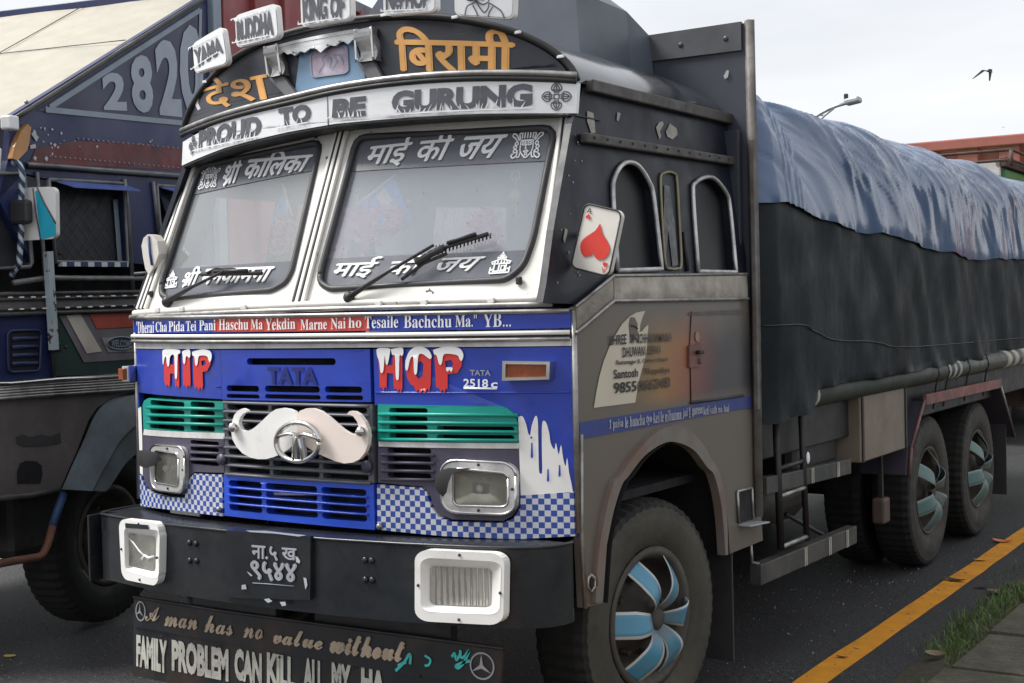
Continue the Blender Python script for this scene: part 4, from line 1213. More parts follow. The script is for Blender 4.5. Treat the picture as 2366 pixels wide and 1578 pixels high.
    headlamp(k4((150, 920), (312, 938), (314, 712), (140, 698)), .2, k4((165, 885), (282, 905), (284, 745), (165, 728)), k4((92, 745), (105, 725), (150, 722), (188, 738), (196, 775), (180, 800), (150, 812), (112, 800), (96, 775)))
    # moustache plate and ring badge
    kE = crop(2351/360, 520, 920)
    Lh = [(1082, 250), (1040, 200), (960, 165), (860, 150), (770, 165), (690, 215), (640, 260), (560, 340), (460, 430), (390, 480), (310, 500), (250, 480), (215, 420), (205, 360), (225, 290), (270, 235), (335, 205), (310, 175), (260, 155), (190, 190), (140, 250), (110, 330), (100, 420), (95, 520), (110, 620), (170, 730), (260, 830), (380, 895), (500, 920), (620, 918), (740, 885), (860, 830), (960, 770), (1040, 690), (1085, 640)]
    Rh = [(1082, 250), (1130, 190), (1220, 155), (1320, 155), (1440, 200), (1560, 290), (1660, 380), (1780, 480), (1880, 540), (1960, 555), (2010, 520), (2015, 440), (1990, 350), (1930, 270), (1840, 235), (1880, 195), (1950, 200), (2030, 250), (2110, 360), (2155, 470), (2165, 580), (2155, 700), (2110, 820), (2030, 920), (1930, 970), (1800, 985), (1660, 950), (1520, 890), (1390, 830), (1270, 760), (1160, 690), (1085, 640)]
    mo = sheet('moustache_plate', S, [S.inv(*p, .075) for p in kE(*Lh)], white, T, px=False, off=.075, th=.02)
    sheet('peach_half', S, [S.inv(*p, .076) for p in kE(*Rh)], paleskin, mo, px=False, off=.076, th=.02)
    for p in kE((118, 440), (2045, 505)):
        c = S.map(*S.inv(*p, .09), .09)
        ball('chrome_nut', c, .0215, chrome, mo, (1, .9, 1))
        tube('stud', [c+Vector((0, .09, 0)), c], .012, steel, mo)
    ring = [S.inv(*p, .105) for p in kE(*[(1100+325*math.cos(R(a)), 660+292*math.sin(R(a))) for a in range(0, 361, 10)])]
    rg = stube('ring_badge', S, ring, .0135, chrome, T, off=.105, px=False, flat=.8)
    for P, wd in (([(785, 585), (860, 555), (960, 535), (1050, 545), (1062, 600), (1055, 700), (1045, 930)], .017), ([(1400, 610), (1320, 575), (1220, 545), (1120, 540), (1125, 620), (1145, 720), (1185, 930)], .017)):
        stube('badge_spoke', S, [S.inv(*p, .107) for p in kE(*P)], .012, chrome, rg, off=.107, px=False, flat=.7)
    for P in ([(1010, 610), (1062, 580), (1085, 930), (1005, 925)], [(1115, 580), (1165, 600), (1215, 920), (1130, 930)]):
        sheet('badge_stem', S, kE(*P), M('grey badge enamel', (.33, .35, .4), .3, metal=.5), rg, off=.112, th=.015)
front()

def bumper():
    S = Sbum
    # plan path of the bumper, wrapped round both ends
    path = [(-1.29, .30), (-1.29, .0), (-1.275, -.08), (-1.235, -.12)]+[(x, S.S(x, 0)) for x in (-1.15, -.9, -.6, -.3, 0, .3, .6, .9)]+[(1.0, -.168), (1.08, -.14), (1.135, -.11), (1.175, -.07), (1.2, -.02), (1.207, .03), (1.195, .06)]
    def zt(x): return .905+.028*(x+1.3)/2.6
    def zb(x): return .60+.03*(x+1.3)/2.6
    V, Fc = [], []
    prof = ((.0, .02), (.012, 0), (.5, 0), (.985, 0), (1, .018))
    m = len(prof)+1
    for i, (x, y) in enumerate(path):
        t = Vector((path[min(i+1, len(path)-1)][0]-path[max(i-1, 0)][0], path[min(i+1, len(path)-1)][1]-path[max(i-1, 0)][1])).normalized()
        nx, ny = t.y, -t.x
        for f, d in prof: V.append((x-nx*d, y-ny*d, zb(x)+(zt(x)-zb(x))*f))
        V.append((x-nx*.2, y-ny*.2, zt(x)+.004))
    for i in range(len(path)-1):
        for k in range(m-1): Fc.append([i*m+k, (i+1)*m+k, (i+1)*m+k+1, i*m+k+1])
    B = mk('bumper', V, Fc, bumperm, T)
    B.data.polygons.foreach_set('use_smooth', [True]*len(B.data.polygons))
    mod = B.modifiers.new('split', 'EDGE_SPLIT')
    mod.split_angle = R(40)
    tube('edge_bead', [(x, y, zt(x)) for x, y in path], .007, bumperm, B)
    for x in (-1.293,): box('end_plate', (x, .1, .745), (.012, .5, .31), bumperm, B, .003)
    # fog lamps
    def fog(q, lens, wear):
        bz = sheet('fog_lamp', S, rq(q, .16, .16), white, B, holes=[rq([bil(lens, u, v) for u, v in ((-.16, -.2), (1.16, -.2), (1.16, 1.2), (-.16, 1.2))], .14, .14)], off=.04, th=.04)
        inn = [bil(lens, u, v) for u, v in ((-.16, -.2), (1.16, -.2), (1.16, 1.2), (-.16, 1.2))]
        rim = rq(inn, .14, .14)
        lr = rq(lens, .1, .1)
        A = [S.inv(*p, .04) for p in rim]
        Bq = [S.inv(*p, .01) for p in lr]
        n = len(A)
        V = [S.map(a, b, .041) for a, b in A]+[S.map(a, b, .01) for a, b in Bq]
        mk('lamp_recess', V, [[i, (i+1) % n, n+(i+1) % n, n+i] for i in range(n)], white, bz)
        sheet('lens', S, rq([bil(lens, u, v) for u, v in ((.0, .0), (1, .0), (1, 1), (0, 1))], .1, .1), clearlens if wear else lensglass, bz, off=.016, th=.01)
        if wear:
            pass
        else:
            stube('crack', S, [bil(lens, *p) for p in ((.0, .85), (.18, .72), (.4, .5), (.75, .3))], .003, letterwhite, bz, off=.017)
            stube('crack', S, [bil(lens, *p) for p in ((.5, .28), (.6, .4), (.75, .35), (.95, .42))], .005, letterwhite, bz, off=.017)
            q3 = [bil(q, u, v) for u, v in ((.16, .86), (.74, .88), (.74, .95), (.16, .94))]
            sheet('vent_slot', S, q3, bumperm, bz, off=.044)
        for u, v in ((.5, .05), (.5, .95), (.04, .5), (.96, .45)): ball('screw', S.map(*S.inv(*bil(q, u, v), .04), .041), .006, rubber, bz)
    fog(k5((1535, 715), (1972, 738), (1978, 382), (1535, 362)), k5((1612, 632), (1908, 645), (1915, 458), (1612, 442)), True)
    fog(k5((88, 508), (268, 545), (272, 232), (72, 210)), k5((124, 440), (252, 470), (255, 300), (122, 282)), False)
    # number plate
    platelet = M('pale violet grey lettering', (.36, .36, .41), .5)
    pq = k5((600, 600), (1018, 612), (1020, 298), (600, 268))
    pl = sheet('number_plate', S, pq, bumperm, B, off=.018, th=.018)
    text('lettering', 'ना.५ ख', S, k5((732, 412), (950, 420), (950, 358), (732, 340)), platelet, pl, off=.023, fat=.012)
    text('lettering', '९५४४', S, k5((728, 506), (945, 532), (948, 436), (728, 418)), platelet, pl, off=.023, fat=.022)
    stube('chipped_edge', S, k5((735, 528), (800, 532), (938, 544)), .0018, palegrey, pl, off=.02)
    for q in (k5((945, 395), (958, 400), (970, 420), (965, 432), (950, 425)), k5((945, 430), (952, 440), (948, 455), (942, 450)), k5((705, 470), (720, 478), (735, 492), (725, 495)), k5((680, 538), (700, 535), (705, 558), (680, 560)), k5((790, 608), (815, 604), (832, 618), (810, 626)), k5((868, 622), (895, 620), (900, 638), (880, 642)), k5((985, 500), (1000, 505), (1005, 540), (995, 560)), k5((700, 268), (800, 270), (1000, 292), (960, 298), (850, 284), (720, 276))):
        sheet('bare_patch', S, q, M('chipped pale', (.42, .45, .48), .6) if 'chipped pale' not in bpy.data.materials else bpy.data.materials['chipped pale'], pl, off=.0225)
    for p in k5((423, 330), (455, 335), (425, 418), (458, 420), (1290, 415), (1322, 418), (1292, 512), (1325, 514)): ball('bolt', S.map(*S.inv(*p), .002), .013, bumperm, B, (1, .6, 1))
    # bracket and hanging boards
    box('board_bracket', (-.45, -.05, .56), (.5, .05, .22), steeldark, T, .004)
    box('board_bracket', (.35, -.03, .55), (.7, .05, .2), steeldark, T, .004)
    bd = sheet('mud_board', Smud, k5((148, 597), (600, 668), (1972, 852), (1956, 1035), (1500, 985), (145, 742)), bumperm, T, th=.012, ml=.5, label='upper black board with cursive words and star rings')
    Mb = M('black board with rust', (.014, .016, .02), .4, var=.3, dirt=(.07, .04, .025), da=.42, ds=3.5)
    bd.data.materials.clear()
    bd.data.materials.append(Mb)
    b2 = sheet('mud_board', Smud, k5((145, 735), (1500, 978), (1956, 1030), (1954, 1290), (1500, 1260), (143, 985)), Mb, T, off=-.012, th=.012, ml=.5, label='lower black board with tall pale capitals')
    stube('edge_rail', Smud, k5((148, 597), (600, 668), (1972, 852)), .008, Mb, bd, off=.004)
    for p in k5((290, 792), (560, 842), (870, 893), (1560, 990), (1235, 945)): ball('bolt', Smud.map(*Smud.inv(*p), .004), .006, steeldark, bd)
    scr = M('tan brush lettering', (.47, .37, .27), .5, var=.25, vs=12)
    def script(s): return ''.join(chr(0x1D4D0+ord(c)-65) if c.isupper() else (chr(0x1D4EA+ord(c)-97) if c.islower() else c) for c in s)
    slope = lambda x: 705+.125*(x-205)
    for s, x0, x1, h, b in (('A', 205, 275, 72, 0), ('man', 300, 460, 46, 22), ('has', 498, 636, 84, 30), ('no', 690, 785, 50, 30), ('value', 840, 1078, 76, 45), ('without', 1120, 1482, 98, 55)):
        y0, y1 = 712+.138*(x0-205)+b*.55, 712+.138*(x1-205)+b*.55
        text('lettering', script(s), Smud, k5((x0, y0), (x1, y1), (x1, y1-h), (x0, y0-h)), scr, bd, off=.004, fat=.014)
    cyl = M('turquoise lettering', (.06, .55, .52), .45)
    strokes('lettering', [smoothline([(0, 0), (.35, .5), (.55, .95), (.62, .9), (.6, .45)]), [(.1, .3), (.45, .55)]], Smud, k5((1440, 962), (1560, 975), (1560, 885), (1440, 870)), .012, cyl, bd)
    strokes('lettering', [smoothline([(.1, .9), (.8, .6), (.6, .1), (.1, .0)])], Smud, k5((1580, 935), (1620, 940), (1620, 885), (1580, 880)), .01, cyl, bd)
    strokes('lettering', [smoothline([(.0, .55), (.15, .75), (.22, .5), (.3, .45), (.5, .85)]), smoothline([(.45, .95), (.5, .6), (.7, .65), (.95, 1.0), (.7, .35), (.4, .02), (.25, .1), (.6, .3), (1.0, .45)])], Smud, k5((1715, 945), (1805, 955), (1810, 860), (1720, 850)), .011, cyl, bd)
    star = M('grey star ring paint', (.33, .34, .36), .45, var=.2)
    def tri(q):
        cx = [arcp(.5, .5, .46, .46, 0, 360, 30)]
        o = strokes('star_ring', cx, Smud, q, .007, star, bd, off=.004)
        qq = [Smud.inv(*p) for p in q]
        V, Fc = [], []
        for a in (90, 210, 330):
            k = len(V)
            for r_, da in ((.44, 0), (.08, 60), (0, 0), (.08, -60)): V.append(Smud.map(*bil(qq, .5+r_*math.cos(R(a+da)), .5+r_*math.sin(R(a+da))), .005))
            Fc.append([k, k+1, k+2, k+3])
        mk('star', V, Fc, star, bd, False)
    tri(k5((1805, 1000), (1930, 1015), (1930, 875), (1805, 862)))
    tri(k5((155, 712), (205, 722), (205, 622), (158, 612)))
    caps = M('worn pale capitals', (.55, .54, .48), .5, var=.15, dirt=(.2, .18, .14), da=.42, ds=14)
    for s, x0, x1 in (('FAMILY', 160, 312), ('PROBLEM', 335, 615), ('CAN', 645, 780), ('KILL', 805, 945), ('ALL', 985, 1085), ('MY', 1125, 1220), ('HA', 1270, 1390)):
        y = lambda x: 788+.135*(x-160)
        text('lettering', s, Smud, k5((x0, y(x0)+150), (x1, y(x1)+168), (x1, y(x1)+4), (x0, y(x0)-6)), caps, b2, off=-.008, offset=.055)
bumper()

def side():
    S = Sd
    arc0 = smoothline(k8((265, 450), (300, 280), (342, 150))+k7((372, 1085), (450, 985), (540, 922), (610, 912), (700, 952), (768, 1040))+k8((800, 100), (830, 210), (848, 350), (858, 505)), 4)
    out = k7((112, 372), (300, 205), (972, 195), (1000, 700))+[k8((1045, 430))]+arc0[::-1]+k8((242, 745), (150, 768), (130, 372))
    pan = sheet('door_panel', S, out, doorart, T, th=.03)
    # fender lip round the wheel arch
    inner = [k8((245, 740))]+arc0
    outer = smoothline(k8((872, 500), (868, 350), (852, 195), (825, 80))+k7((790, 1000), (735, 905), (665, 845), (600, 826), (505, 870), (405, 975), (332, 1085))+k8((300, 140), (262, 280), (232, 440), (215, 600), (208, 742)), 4)
    sheet('fender_lip', S, inner+outer, fenderm, T, off=.022, th=.04)
    V, Fc = [], []
    ii = [S.inv(*p) for p in inner]
    for i, (a, b) in enumerate(ii):
        V += [S.map(a, b, .022), S.map(a, b, -.32)]
        if i: Fc.append([2*i-2, 2*i-1, 2*i+1, 2*i])
    mk('wheel_arch_liner', V, Fc, dark, T)
    sheet('blue_stripe', S, k7((127, 815), (985, 678), (992, 738), (130, 898)), sideblue, pan, off=.004)
    def serif(s): return ''.join(chr(0x1D400+ord(c)-65) if c.isupper() else (chr(0x1D41A+ord(c)-97) if c.islower() else (chr(0x1D7CE+ord(c)-48) if c.isdigit() else c)) for c in s)
    kk = crop(1821/360, 1370, 700)
    grime = M('dusty white lettering', (.42, .42, .44), .5, var=.25, vs=14)
    for s, x0, x1, b0, b1, t0, t1 in (('1 paisa', 190, 355, 1500, 1472, 1362, 1342), ('le', 375, 412, 1462, 1455, 1335, 1325), ('huncha', 432, 608, 1450, 1424, 1325, 1300), ('tyo', 625, 692, 1430, 1420, 1310, 1305), ('kei', 706, 778, 1408, 1398, 1280, 1272), ('le', 790, 828, 1396, 1390, 1268, 1262), ('ni', 842, 885, 1392, 1382, 1262, 1255), ('hunna', 892, 1035, 1380, 1358, 1252, 1238), ('jati', 1050, 1108, 1358, 1348, 1238, 1225), ('1', 1120, 1142, 1342, 1338, 1222, 1218), ('garem', 1160, 1282, 1340, 1318, 1232, 1218), ('keti', 1292, 1360, 1312, 1300, 1212, 1200), ('sath', 1372, 1450, 1300, 1288, 1205, 1195), ('na hai', 1465, 1590, 1285, 1268, 1200, 1185)):
        text('lettering', serif(s), S, kk((x0, b0), (x1, b1), (x1, t1), (x0, t0)), grime, pan, off=.008)
    # white sail shape and the haulier's lettering
    sail = M('cream painted sail', (.58, .52, .42), .5, var=.06, dirt=(.4, .34, .27), da=.3, ds=6)
    sheet('sail_motif', S, kk((10, 1225), (40, 1040), (75, 860), (125, 680), (190, 520), (265, 370), (340, 245), (430, 155), (510, 110), (612, 92), (575, 180), (552, 260), (545, 340), (575, 330), (605, 285), (648, 255), (640, 380), (632, 500), (610, 650), (570, 790), (540, 900), (515, 1040), (495, 1165), (250, 1195)), sail, pan, off=.003)
    sheet('bare_patch', S, kk((440, 165), (490, 170), (525, 250), (515, 310), (535, 350), (470, 450), (435, 380), (425, 250)), doorbrown, pan, off=.0055)
    stube('scraped_edge', S, kk((445, 265), (490, 270), (520, 300)), .004, rubber, pan, off=.006)
    for s, q, m in (('SHREE', (205, 495, 395, 482, 395, 360, 205, 380), inkblack), ('IN', (440, 472, 540, 468, 540, 362, 440, 365), inkblack), ('CHH', (545, 472, 645, 468, 645, 355, 545, 360), inkblack), ('AKAMANA', (650, 465, 930, 448, 925, 345, 650, 358), inkfade), ('DHUWANI', (350, 638, 615, 612, 615, 502, 350, 518), inkblack), ('SEWA', (655, 606, 800, 592, 798, 492, 655, 502), inkfade), ('Ratnanagar 8,', (275, 740, 560, 715, 560, 655, 275, 668), inkblack), ('Chitwan, Nepal', (580, 712, 875, 690, 872, 630, 580, 650), inkfade), ('Santosh', (248, 888, 530, 862, 528, 760, 245, 780), inkblack), ('Thapaliya', (590, 852, 905, 830, 902, 745, 590, 765), inkfade), ('9855', (250, 1062, 512, 1032, 512, 908, 245, 932), inkblack), ('066248', (525, 1030, 905, 985, 905, 862, 528, 905), inkfade)):
        text('lettering', s, S, kk(*[(q[i], q[i+1]) for i in (0, 2, 4, 6)]), m, pan, off=.008, offset=.022)
    # door seam, handle, dents
    stube('door_seam', S, kk((1145, 1165), (1140, 800), (1130, 500), (1150, 100)), .003, steeldark, pan, off=.002)
    stube('door_seam', S, kk((1140, 1165), (1450, 1125), (1755, 1080)), .007, rubber, pan, off=.004)
    hd = sheet('handle', S, kk((1130, 755), (1128, 500), (1270, 470), (1275, 740)), M('brown red handle plate', (.15, .06, .05), .45, var=.2), pan, off=.012, th=.012)
    box('grip', S.map(*S.inv(*kk((1195, 575))), .025), (.02, .05, .018), steeldark, hd, .004)
    ball('lock', S.map(*S.inv(*kk((1215, 680))), .015), .013, rustbrown, hd, (.6, 1, 1))
    sheet('bare_patch', S, kk((1205, 340), (1235, 335), (1250, 400), (1235, 455), (1205, 440), (1195, 390)), M('tan chip', (.35, .22, .15), .6), pan, off=.004)
    sheet('slate_bar', S, kk((1130, 110), (1750, 75), (1765, 100), (1765, 135), (1110, 145)), M('slate paint', (.075, .06, .062), .45, var=.2), pan, off=.003)
    # dented steel strip under the windows
    sheet('waist_strip', S, k7((300, 82), (965, 74), (970, 194), (300, 204)), steeldent, T, off=.02, th=.03)
    sheet('waist_strip', S, k7((112, 238), (298, 84), (298, 206), (115, 366)), steeldent, T, off=.018, th=.03)
    stube('strip_bead', S, k7((112, 368), (300, 206), (970, 196)), .008, steel, T, off=.022)
    stube('strip_bead', S, k7((110, 236), (300, 80), (966, 72)), .007, steel, T, off=.022)
    # front lower edge, step hole, latch
    tube('front_edge', [S.map(*S.inv(*p), .006) for p in k8((128, -100), (130, 372), (150, 768))], .009, steel, T, n=6)
    st = sheet('step_recess', S, k8((918, 185), (990, 165), (998, 325), (925, 345)), dark, T, off=.004)
    for a, b in (((918, 188), (925, 345)), ((990, 168), (998, 325)), ((918, 186), (990, 166))): stube('recess_edge', S, k8(a, b), .007, steel, st, off=.008)
    beam('recess_lip', S.map(*S.inv(*k8((920, 355))), .03), S.map(*S.inv(*k8((1018, 335))), .03), .07, .008, lampgrey, st)
    lt = box('latch', S.map(*S.inv(*k8((185, 635))), .012), (.02, .035, .05), rustbrown, T, .006)
    stube('ring', S, k8((185, 600), (205, 620), (205, 660), (185, 690), (170, 660), (172, 620), (185, 600)), .005, steel, lt, off=.03)
    # black upper side
    hole1 = smoothline(k6((362, 1318), (340, 950), (348, 865), (380, 808), (420, 790), (468, 812), (518, 890), (540, 975), (578, 1310)), 4)
    hole2 = smoothline(k6((756, 1322), (730, 950), (742, 892), (790, 864), (838, 872), (893, 940), (912, 1020), (940, 1326)), 4)
    up_ = k6((225, 412), (985, 608), (1000, 1332), (345, 1338), (168, 1480), (8, 1472), (60, 1120), (150, 600), (205, 430))
    us = sheet('cab_side', S, up_, black, T, holes=(hole1, hole2), th=.03)
    for h in (hole1, hole2):
        wf = stube('window_frame', S, [S.inv(*p) for p in h+h[:1]], .0105, winsteel, T, off=.01, px=False)
        a = [S.inv(*p) for p in h]
        sheet('window_pane', S, a, sideglass, wf, px=False, off=-.03)
    o2 = smoothline(k6((580, 848), (610, 838), (640, 845), (655, 880), (668, 1100), (676, 1285), (655, 1308), (622, 1308), (600, 1285), (585, 1100), (575, 890), (580, 848)), 4)
    stube('false_window', S, [S.inv(*p) for p in o2], .007, M('tarnished brass', (.22, .2, .12), .4, metal=.5), T, off=.006, px=False)
    sheet('scuffed_patch', S, k6((600, 900), (625, 905), (650, 1080), (668, 1290), (640, 1295), (620, 1120), (605, 1290), (596, 1180)), M('scuffed grey', (.11, .115, .12), .6, var=.4, vs=18), us, off=.004)
    tube('curtain_rail', [S.map(*S.inv(*p), .006) for p in k6((690, 1130), (708, 1320))], .009, steeldark, us)
    for q in (k6((575, 595), (592, 590), (598, 605), (578, 640), (585, 660), (578, 680), (568, 650), (560, 620)), k6((628, 600), (660, 625), (665, 655), (640, 678), (615, 665), (608, 640)), k6((225, 540), (255, 550), (262, 600), (265, 645), (245, 650), (225, 590)), k6((372, 545), (388, 552), (378, 590), (368, 585)), k6((118, 1110), (130, 1120), (125, 1150), (115, 1185), (108, 1160))):
        sheet('bare_patch', S, q, bpy.data.materials['tan grey chip'] if 'tan grey chip' in bpy.data.materials else M('tan grey chip', (.3, .28, .24), .6, var=.2, vs=20), us, off=.004)
    rng = random.Random(4)
    for _ in range(26):
        px = k6((rng.uniform(30, 200), rng.uniform(620, 1450)))
        if px[0] < 1250+(150-(px[1]*2.1066-600)*.14)/2.1066+10: continue
        s = rng.uniform(1, 3.5)
        sheet('paint_fleck', S, [(px[0], px[1]-s), (px[0]+s*.8, px[1]), (px[0], px[1]+s*1.4), (px[0]-s*.7, px[1])], bpy.data.materials['tan grey chip'], us, off=.004)
    for p0, p1, w_ in (((188, 672), (990, 798), .04), ((215, 418), (978, 600), .05)):
        A, B = S.inv(*k6(p0)), S.inv(*k6(p1))
        bm_ = beam('side_beam', S.map(*A, .018), S.map(*B, .018), .035, w_, beam_m, T, .006, upv=(0, 0, 1))
        if w_ < .045:
            for i in range(15):
                t = (i+.5)/15
                ball('rivet', S.map(A[0]+(B[0]-A[0])*t, A[1]+(B[1]-A[1])*t+.004, .037), .006, rubber, bm_, seg=8)
    # left hand side of the cab (hidden in the photo, closed all the same)
    SL = Side(lambda z: -(1.2-.22*max(0, z-1.87)/.83))
    sheet('cab_side', SL, [(.09, .95), (1.76, .8), (1.76, 2.70), (.32, 2.70), (.1, 1.85)], black, T, holes=[[(.45, 2.0), (.95, 2.0), (.95, 2.4), (.5, 2.4)], [(1.1, 2.0), (1.6, 2.0), (1.6, 2.4), (1.1, 2.4)]], px=False, th=.03, ml=.5)
    # playing card mirror
    c = [Plane((0, .10, 0), (1, 0, 0), (0, 0, 1)).inv(*p) for p in k6((145, 1300), (330, 1345), (395, 1030), (215, 988))]
    P = Plane((0, .10, 0), (1, 0, 0), (0, 0, 1))
    cream_card = M('worn white card paint', (.72, .69, .64), .35, var=.05, dirt=(.5, .45, .38), da=.35, ds=9, chip=(.1, .09, .08), ca=.73, cs=20)
    mi = sheet('mirror', P, rq(c, .17, .1), cream_card, T, px=False, th=.028)
    edge = [P.map(a, b, .002) for a, b in rq(c, .17, .1)]
    tube('mirror_rim', edge+edge[:1], .0035, rubber, mi)
    hq = [bil(c, *p) for p in ((.52, .0), (.52, 1))]
    heart = [(.5, .30), (.56, .24), (.66, .215), (.78, .23), (.87, .30), (.9, .39), (.84, .48), (.72, .56), (.6, .64), (.52, .75), (.44, .64), (.30, .55), (.17, .46), (.13, .37), (.18, .27), (.28, .21), (.38, .225), (.46, .25)]
    sheet('heart', P, [bil(c, u, v) for u, v in smoothline(heart+heart[:1], 3)[:-1]], M('card red', (.65, .05, .035), .4), mi, px=False, off=.004)
    text('lettering', 'A', P, [bil(c, *p) for p in ((.1, .86), (.24, .855), (.24, .945), (.1, .95))], inkblack, mi, px=False, off=.004)
    text('lettering', 'A', P, [bil(c, *p) for p in ((.93, .115), (.79, .115), (.79, .03), (.93, .03))], bpy.data.materials['card red'], mi, px=False, off=.004)
    sm = lambda cx, cy, s, fl: [bil(c, cx+(u-.51)*s, cy+fl*(v-.45)*s*.9) for u, v in smoothline(heart+heart[:1], 2)[:-1]]
    sheet('heart', P, sm(.17, .815, .17, 1), bpy.data.materials['card red'], mi, px=False, off=.004)
    sheet('heart', P, sm(.86, .16, .17, -1), bpy.data.materials['card red'], mi, px=False, off=.004)
    cc = P.map(*bil(c, .3, .5))+Vector((0, .05, 0))
    tube('mirror_arm', [cc, cc+Vector((-.06, .06, .03)), Vector((1.18, .26, cc.z+.02))], .011, steeldark, T)
    # mirror on the far side
    P2 = Plane((-1.36, .12, 0), (.5, -.3, 0), (0, 0, 1))
    q = [Plane((0, .10, 0), (1, 0, 0), (0, 0, 1)).inv(*p) for p in k3((100, 750), (135, 720), (125, 545), (62, 560))]
    mf = sheet('mirror', P, [Plane((0, .10, 0), (1, 0, 0), (0, 0, 1)).inv(*p) for p in k3((98, 752), (128, 700), (150, 640), (140, 575), (120, 545), (92, 540), (70, 560), (60, 600), (68, 660), (80, 720))], cream_card, T, px=False, th=.05, label='white backed mirror on the far side of the cab')
    stube('blue_line', P, [Plane((0, .10, 0), (1, 0, 0), (0, 0, 1)).inv(*p) for p in k3((100, 550), (108, 640), (118, 700))], .006, sideblue, mf, off=.004, px=False)
    tube('mirror_arm', [(-1.25, .13, 2.02), (-1.15, .25, 2.03)], .011, steeldark, T)
side()

# ------------------------------------------------------------------ wheels and chassis
def tyre_prof(Ro, Ri, wd):
    h = wd/2
    return [(h*.62, Ri), (h*.86, Ri+.02), (h*.98, Ri+(Ro-Ri)*.35), (h, Ri+(Ro-Ri)*.6), (h*.93, Ro-.035), (h*.86, Ro-.012), (h*.6, Ro), (-h*.6, Ro), (-h*.86, Ro-.012), (-h, Ri+(Ro-Ri)*.6), (-h*.86, Ri+.02), (-h*.6, Ri)]
def wheel_mesh(Ro, Ri, wd, n=112, tread=.008):
    P = tyre_prof(Ro, Ri, wd)
    V, Fc = [], []
    m = len(P)
    for k in range(n):
        a = 2*math.pi*k/n
        for i, (x, r) in enumerate(P):
            rr = r-(tread if (k % 2 and i in (4, 5, 6, 7, 8)) else 0)
            V.append((x, rr*math.cos(a), rr*math.sin(a)))
    for k in range(n):
        for i in range(m-1): Fc.append([k*m+i, k*m+i+1, ((k+1) % n)*m+i+1, ((k+1) % n)*m+i])
    me = bpy.data.meshes.new('wheel')
    me.from_pydata(V, [], Fc)
    me.polygons.foreach_set('use_smooth', [abs(i % (m-1)-5) > 2 for i in range(len(Fc))])
    me.polygons.foreach_set('material_index', [1 if 4 <= i % (m-1) <= 8 else 0 for i in range(len(Fc))])
    return me
def make_wheel(loc, tm, bm_, front, ph, nb=6, parent=T, dress=True):
    wm = wheel_mesh(.502 if front and dress else .515, .285, .27)
    wm.materials.append(tm)
    wm.materials.append(tread_m)
    w_ = put('wheel', wm, tm, parent)
    w_.location = loc
    if parent: w_.matrix_parent_inverse = Matrix.Translation(-parent.location)
    # rim: outer flange, deep dish, centre disc
    q = .94 if front else 1.
    rim = lathe('rim', [(.085, .262*q), (.115, .28*q), (.12, .292*q), (.118, .3), (.10, .285)], rim_m, w_)
    if front: disc = [(.085, .262), (.03, .25), (.005, .235), (.02, .17), (.05, .14), (.07, .115), (.09, .1), (.115, .09), (.12, 0.001)]
    else: disc = [(.085, .262), (-.03, .25), (-.07, .235), (-.06, .16), (.0, .13), (.07, .11), (.085, .1), (.09, .001)]
    dk = lathe('disc', [(x, r*q) for x, r in disc], rim_m, w_)
    for k in range(8):
        a = 2*math.pi*k/8+.2
        x0 = .025 if front else -.055
        b = put('wheel_nut', bpy.data.meshes.new('wheel_nut'), rim_m, w_, None, True)
        bb = bmesh.new()
        bmesh.ops.create_cone(bb, cap_ends=True, segments=6, radius1=.016, radius2=.013, depth=.04, matrix=Matrix.Translation((x0+.02, .165*math.cos(a), .165*math.sin(a))) @ Matrix.Rotation(R(90), 4, 'Y'))
        bb.to_mesh(b.data)
        bb.free()
    if not dress: return w_
    # pinwheel of curved sheet ribbons bolted to the rim
    for k in range(nb):
        a = ph+2*math.pi*k/nb
        V, Fc, UV = [], [], []
        n = 16
        for i in range(n+1):
            t = i/n
            r = .03+.25*t*q
            xc = .115+.078*math.sin(math.pi*t**.85)-.02*t        # bowed outwards between hub and rim
            hw = .018+.038*min(1, t*1.6)**.8
            tn = Vector((0, -math.sin(a), math.cos(a)))
            d = (tn*math.cos(R(14))+Vector((1, 0, 0))*math.sin(R(14)))
            c = Vector((xc, r*math.cos(a), r*math.sin(a)))
            for s in range(5):
                u = s/4*2-1
                V.append(c+d*hw*u)
                UV.append((t, s/4))
            if i:
                for s in range(4):
                    z_ = 5*(i-1)+s
                    Fc.append([z_, z_+1, z_+6, z_+5])
        b = mk('blade', V, Fc, bm_, w_, True, UV, None, True)
        sm = b.modifiers.new('sheet', 'SOLIDIFY')
        sm.thickness = .004
    lathe('hub_cap', [(.12, .05), (.15, .045), (.158, .02), (.158, .001)], rim_m, w_, 24)
    return w_
fwl = make_wheel((1.06, .745, .502), dustytyre, bladeblue, True, R(-3))
fwl.rotation_euler = (0, 0, R(-7))
make_wheel((-1.05, .82, .515), darktyre, bladeblue, True, 0, dress=False)
for y, ph in ((4.90, 22), (6.22, 12)):
    make_wheel((1.05, y, .515), tyre_m, bladegreen, False, R(ph))
    for x in (.72, -.72, -1.05): make_wheel((x, y, .515), darktyre, bladegreen, False, 0, dress=False)

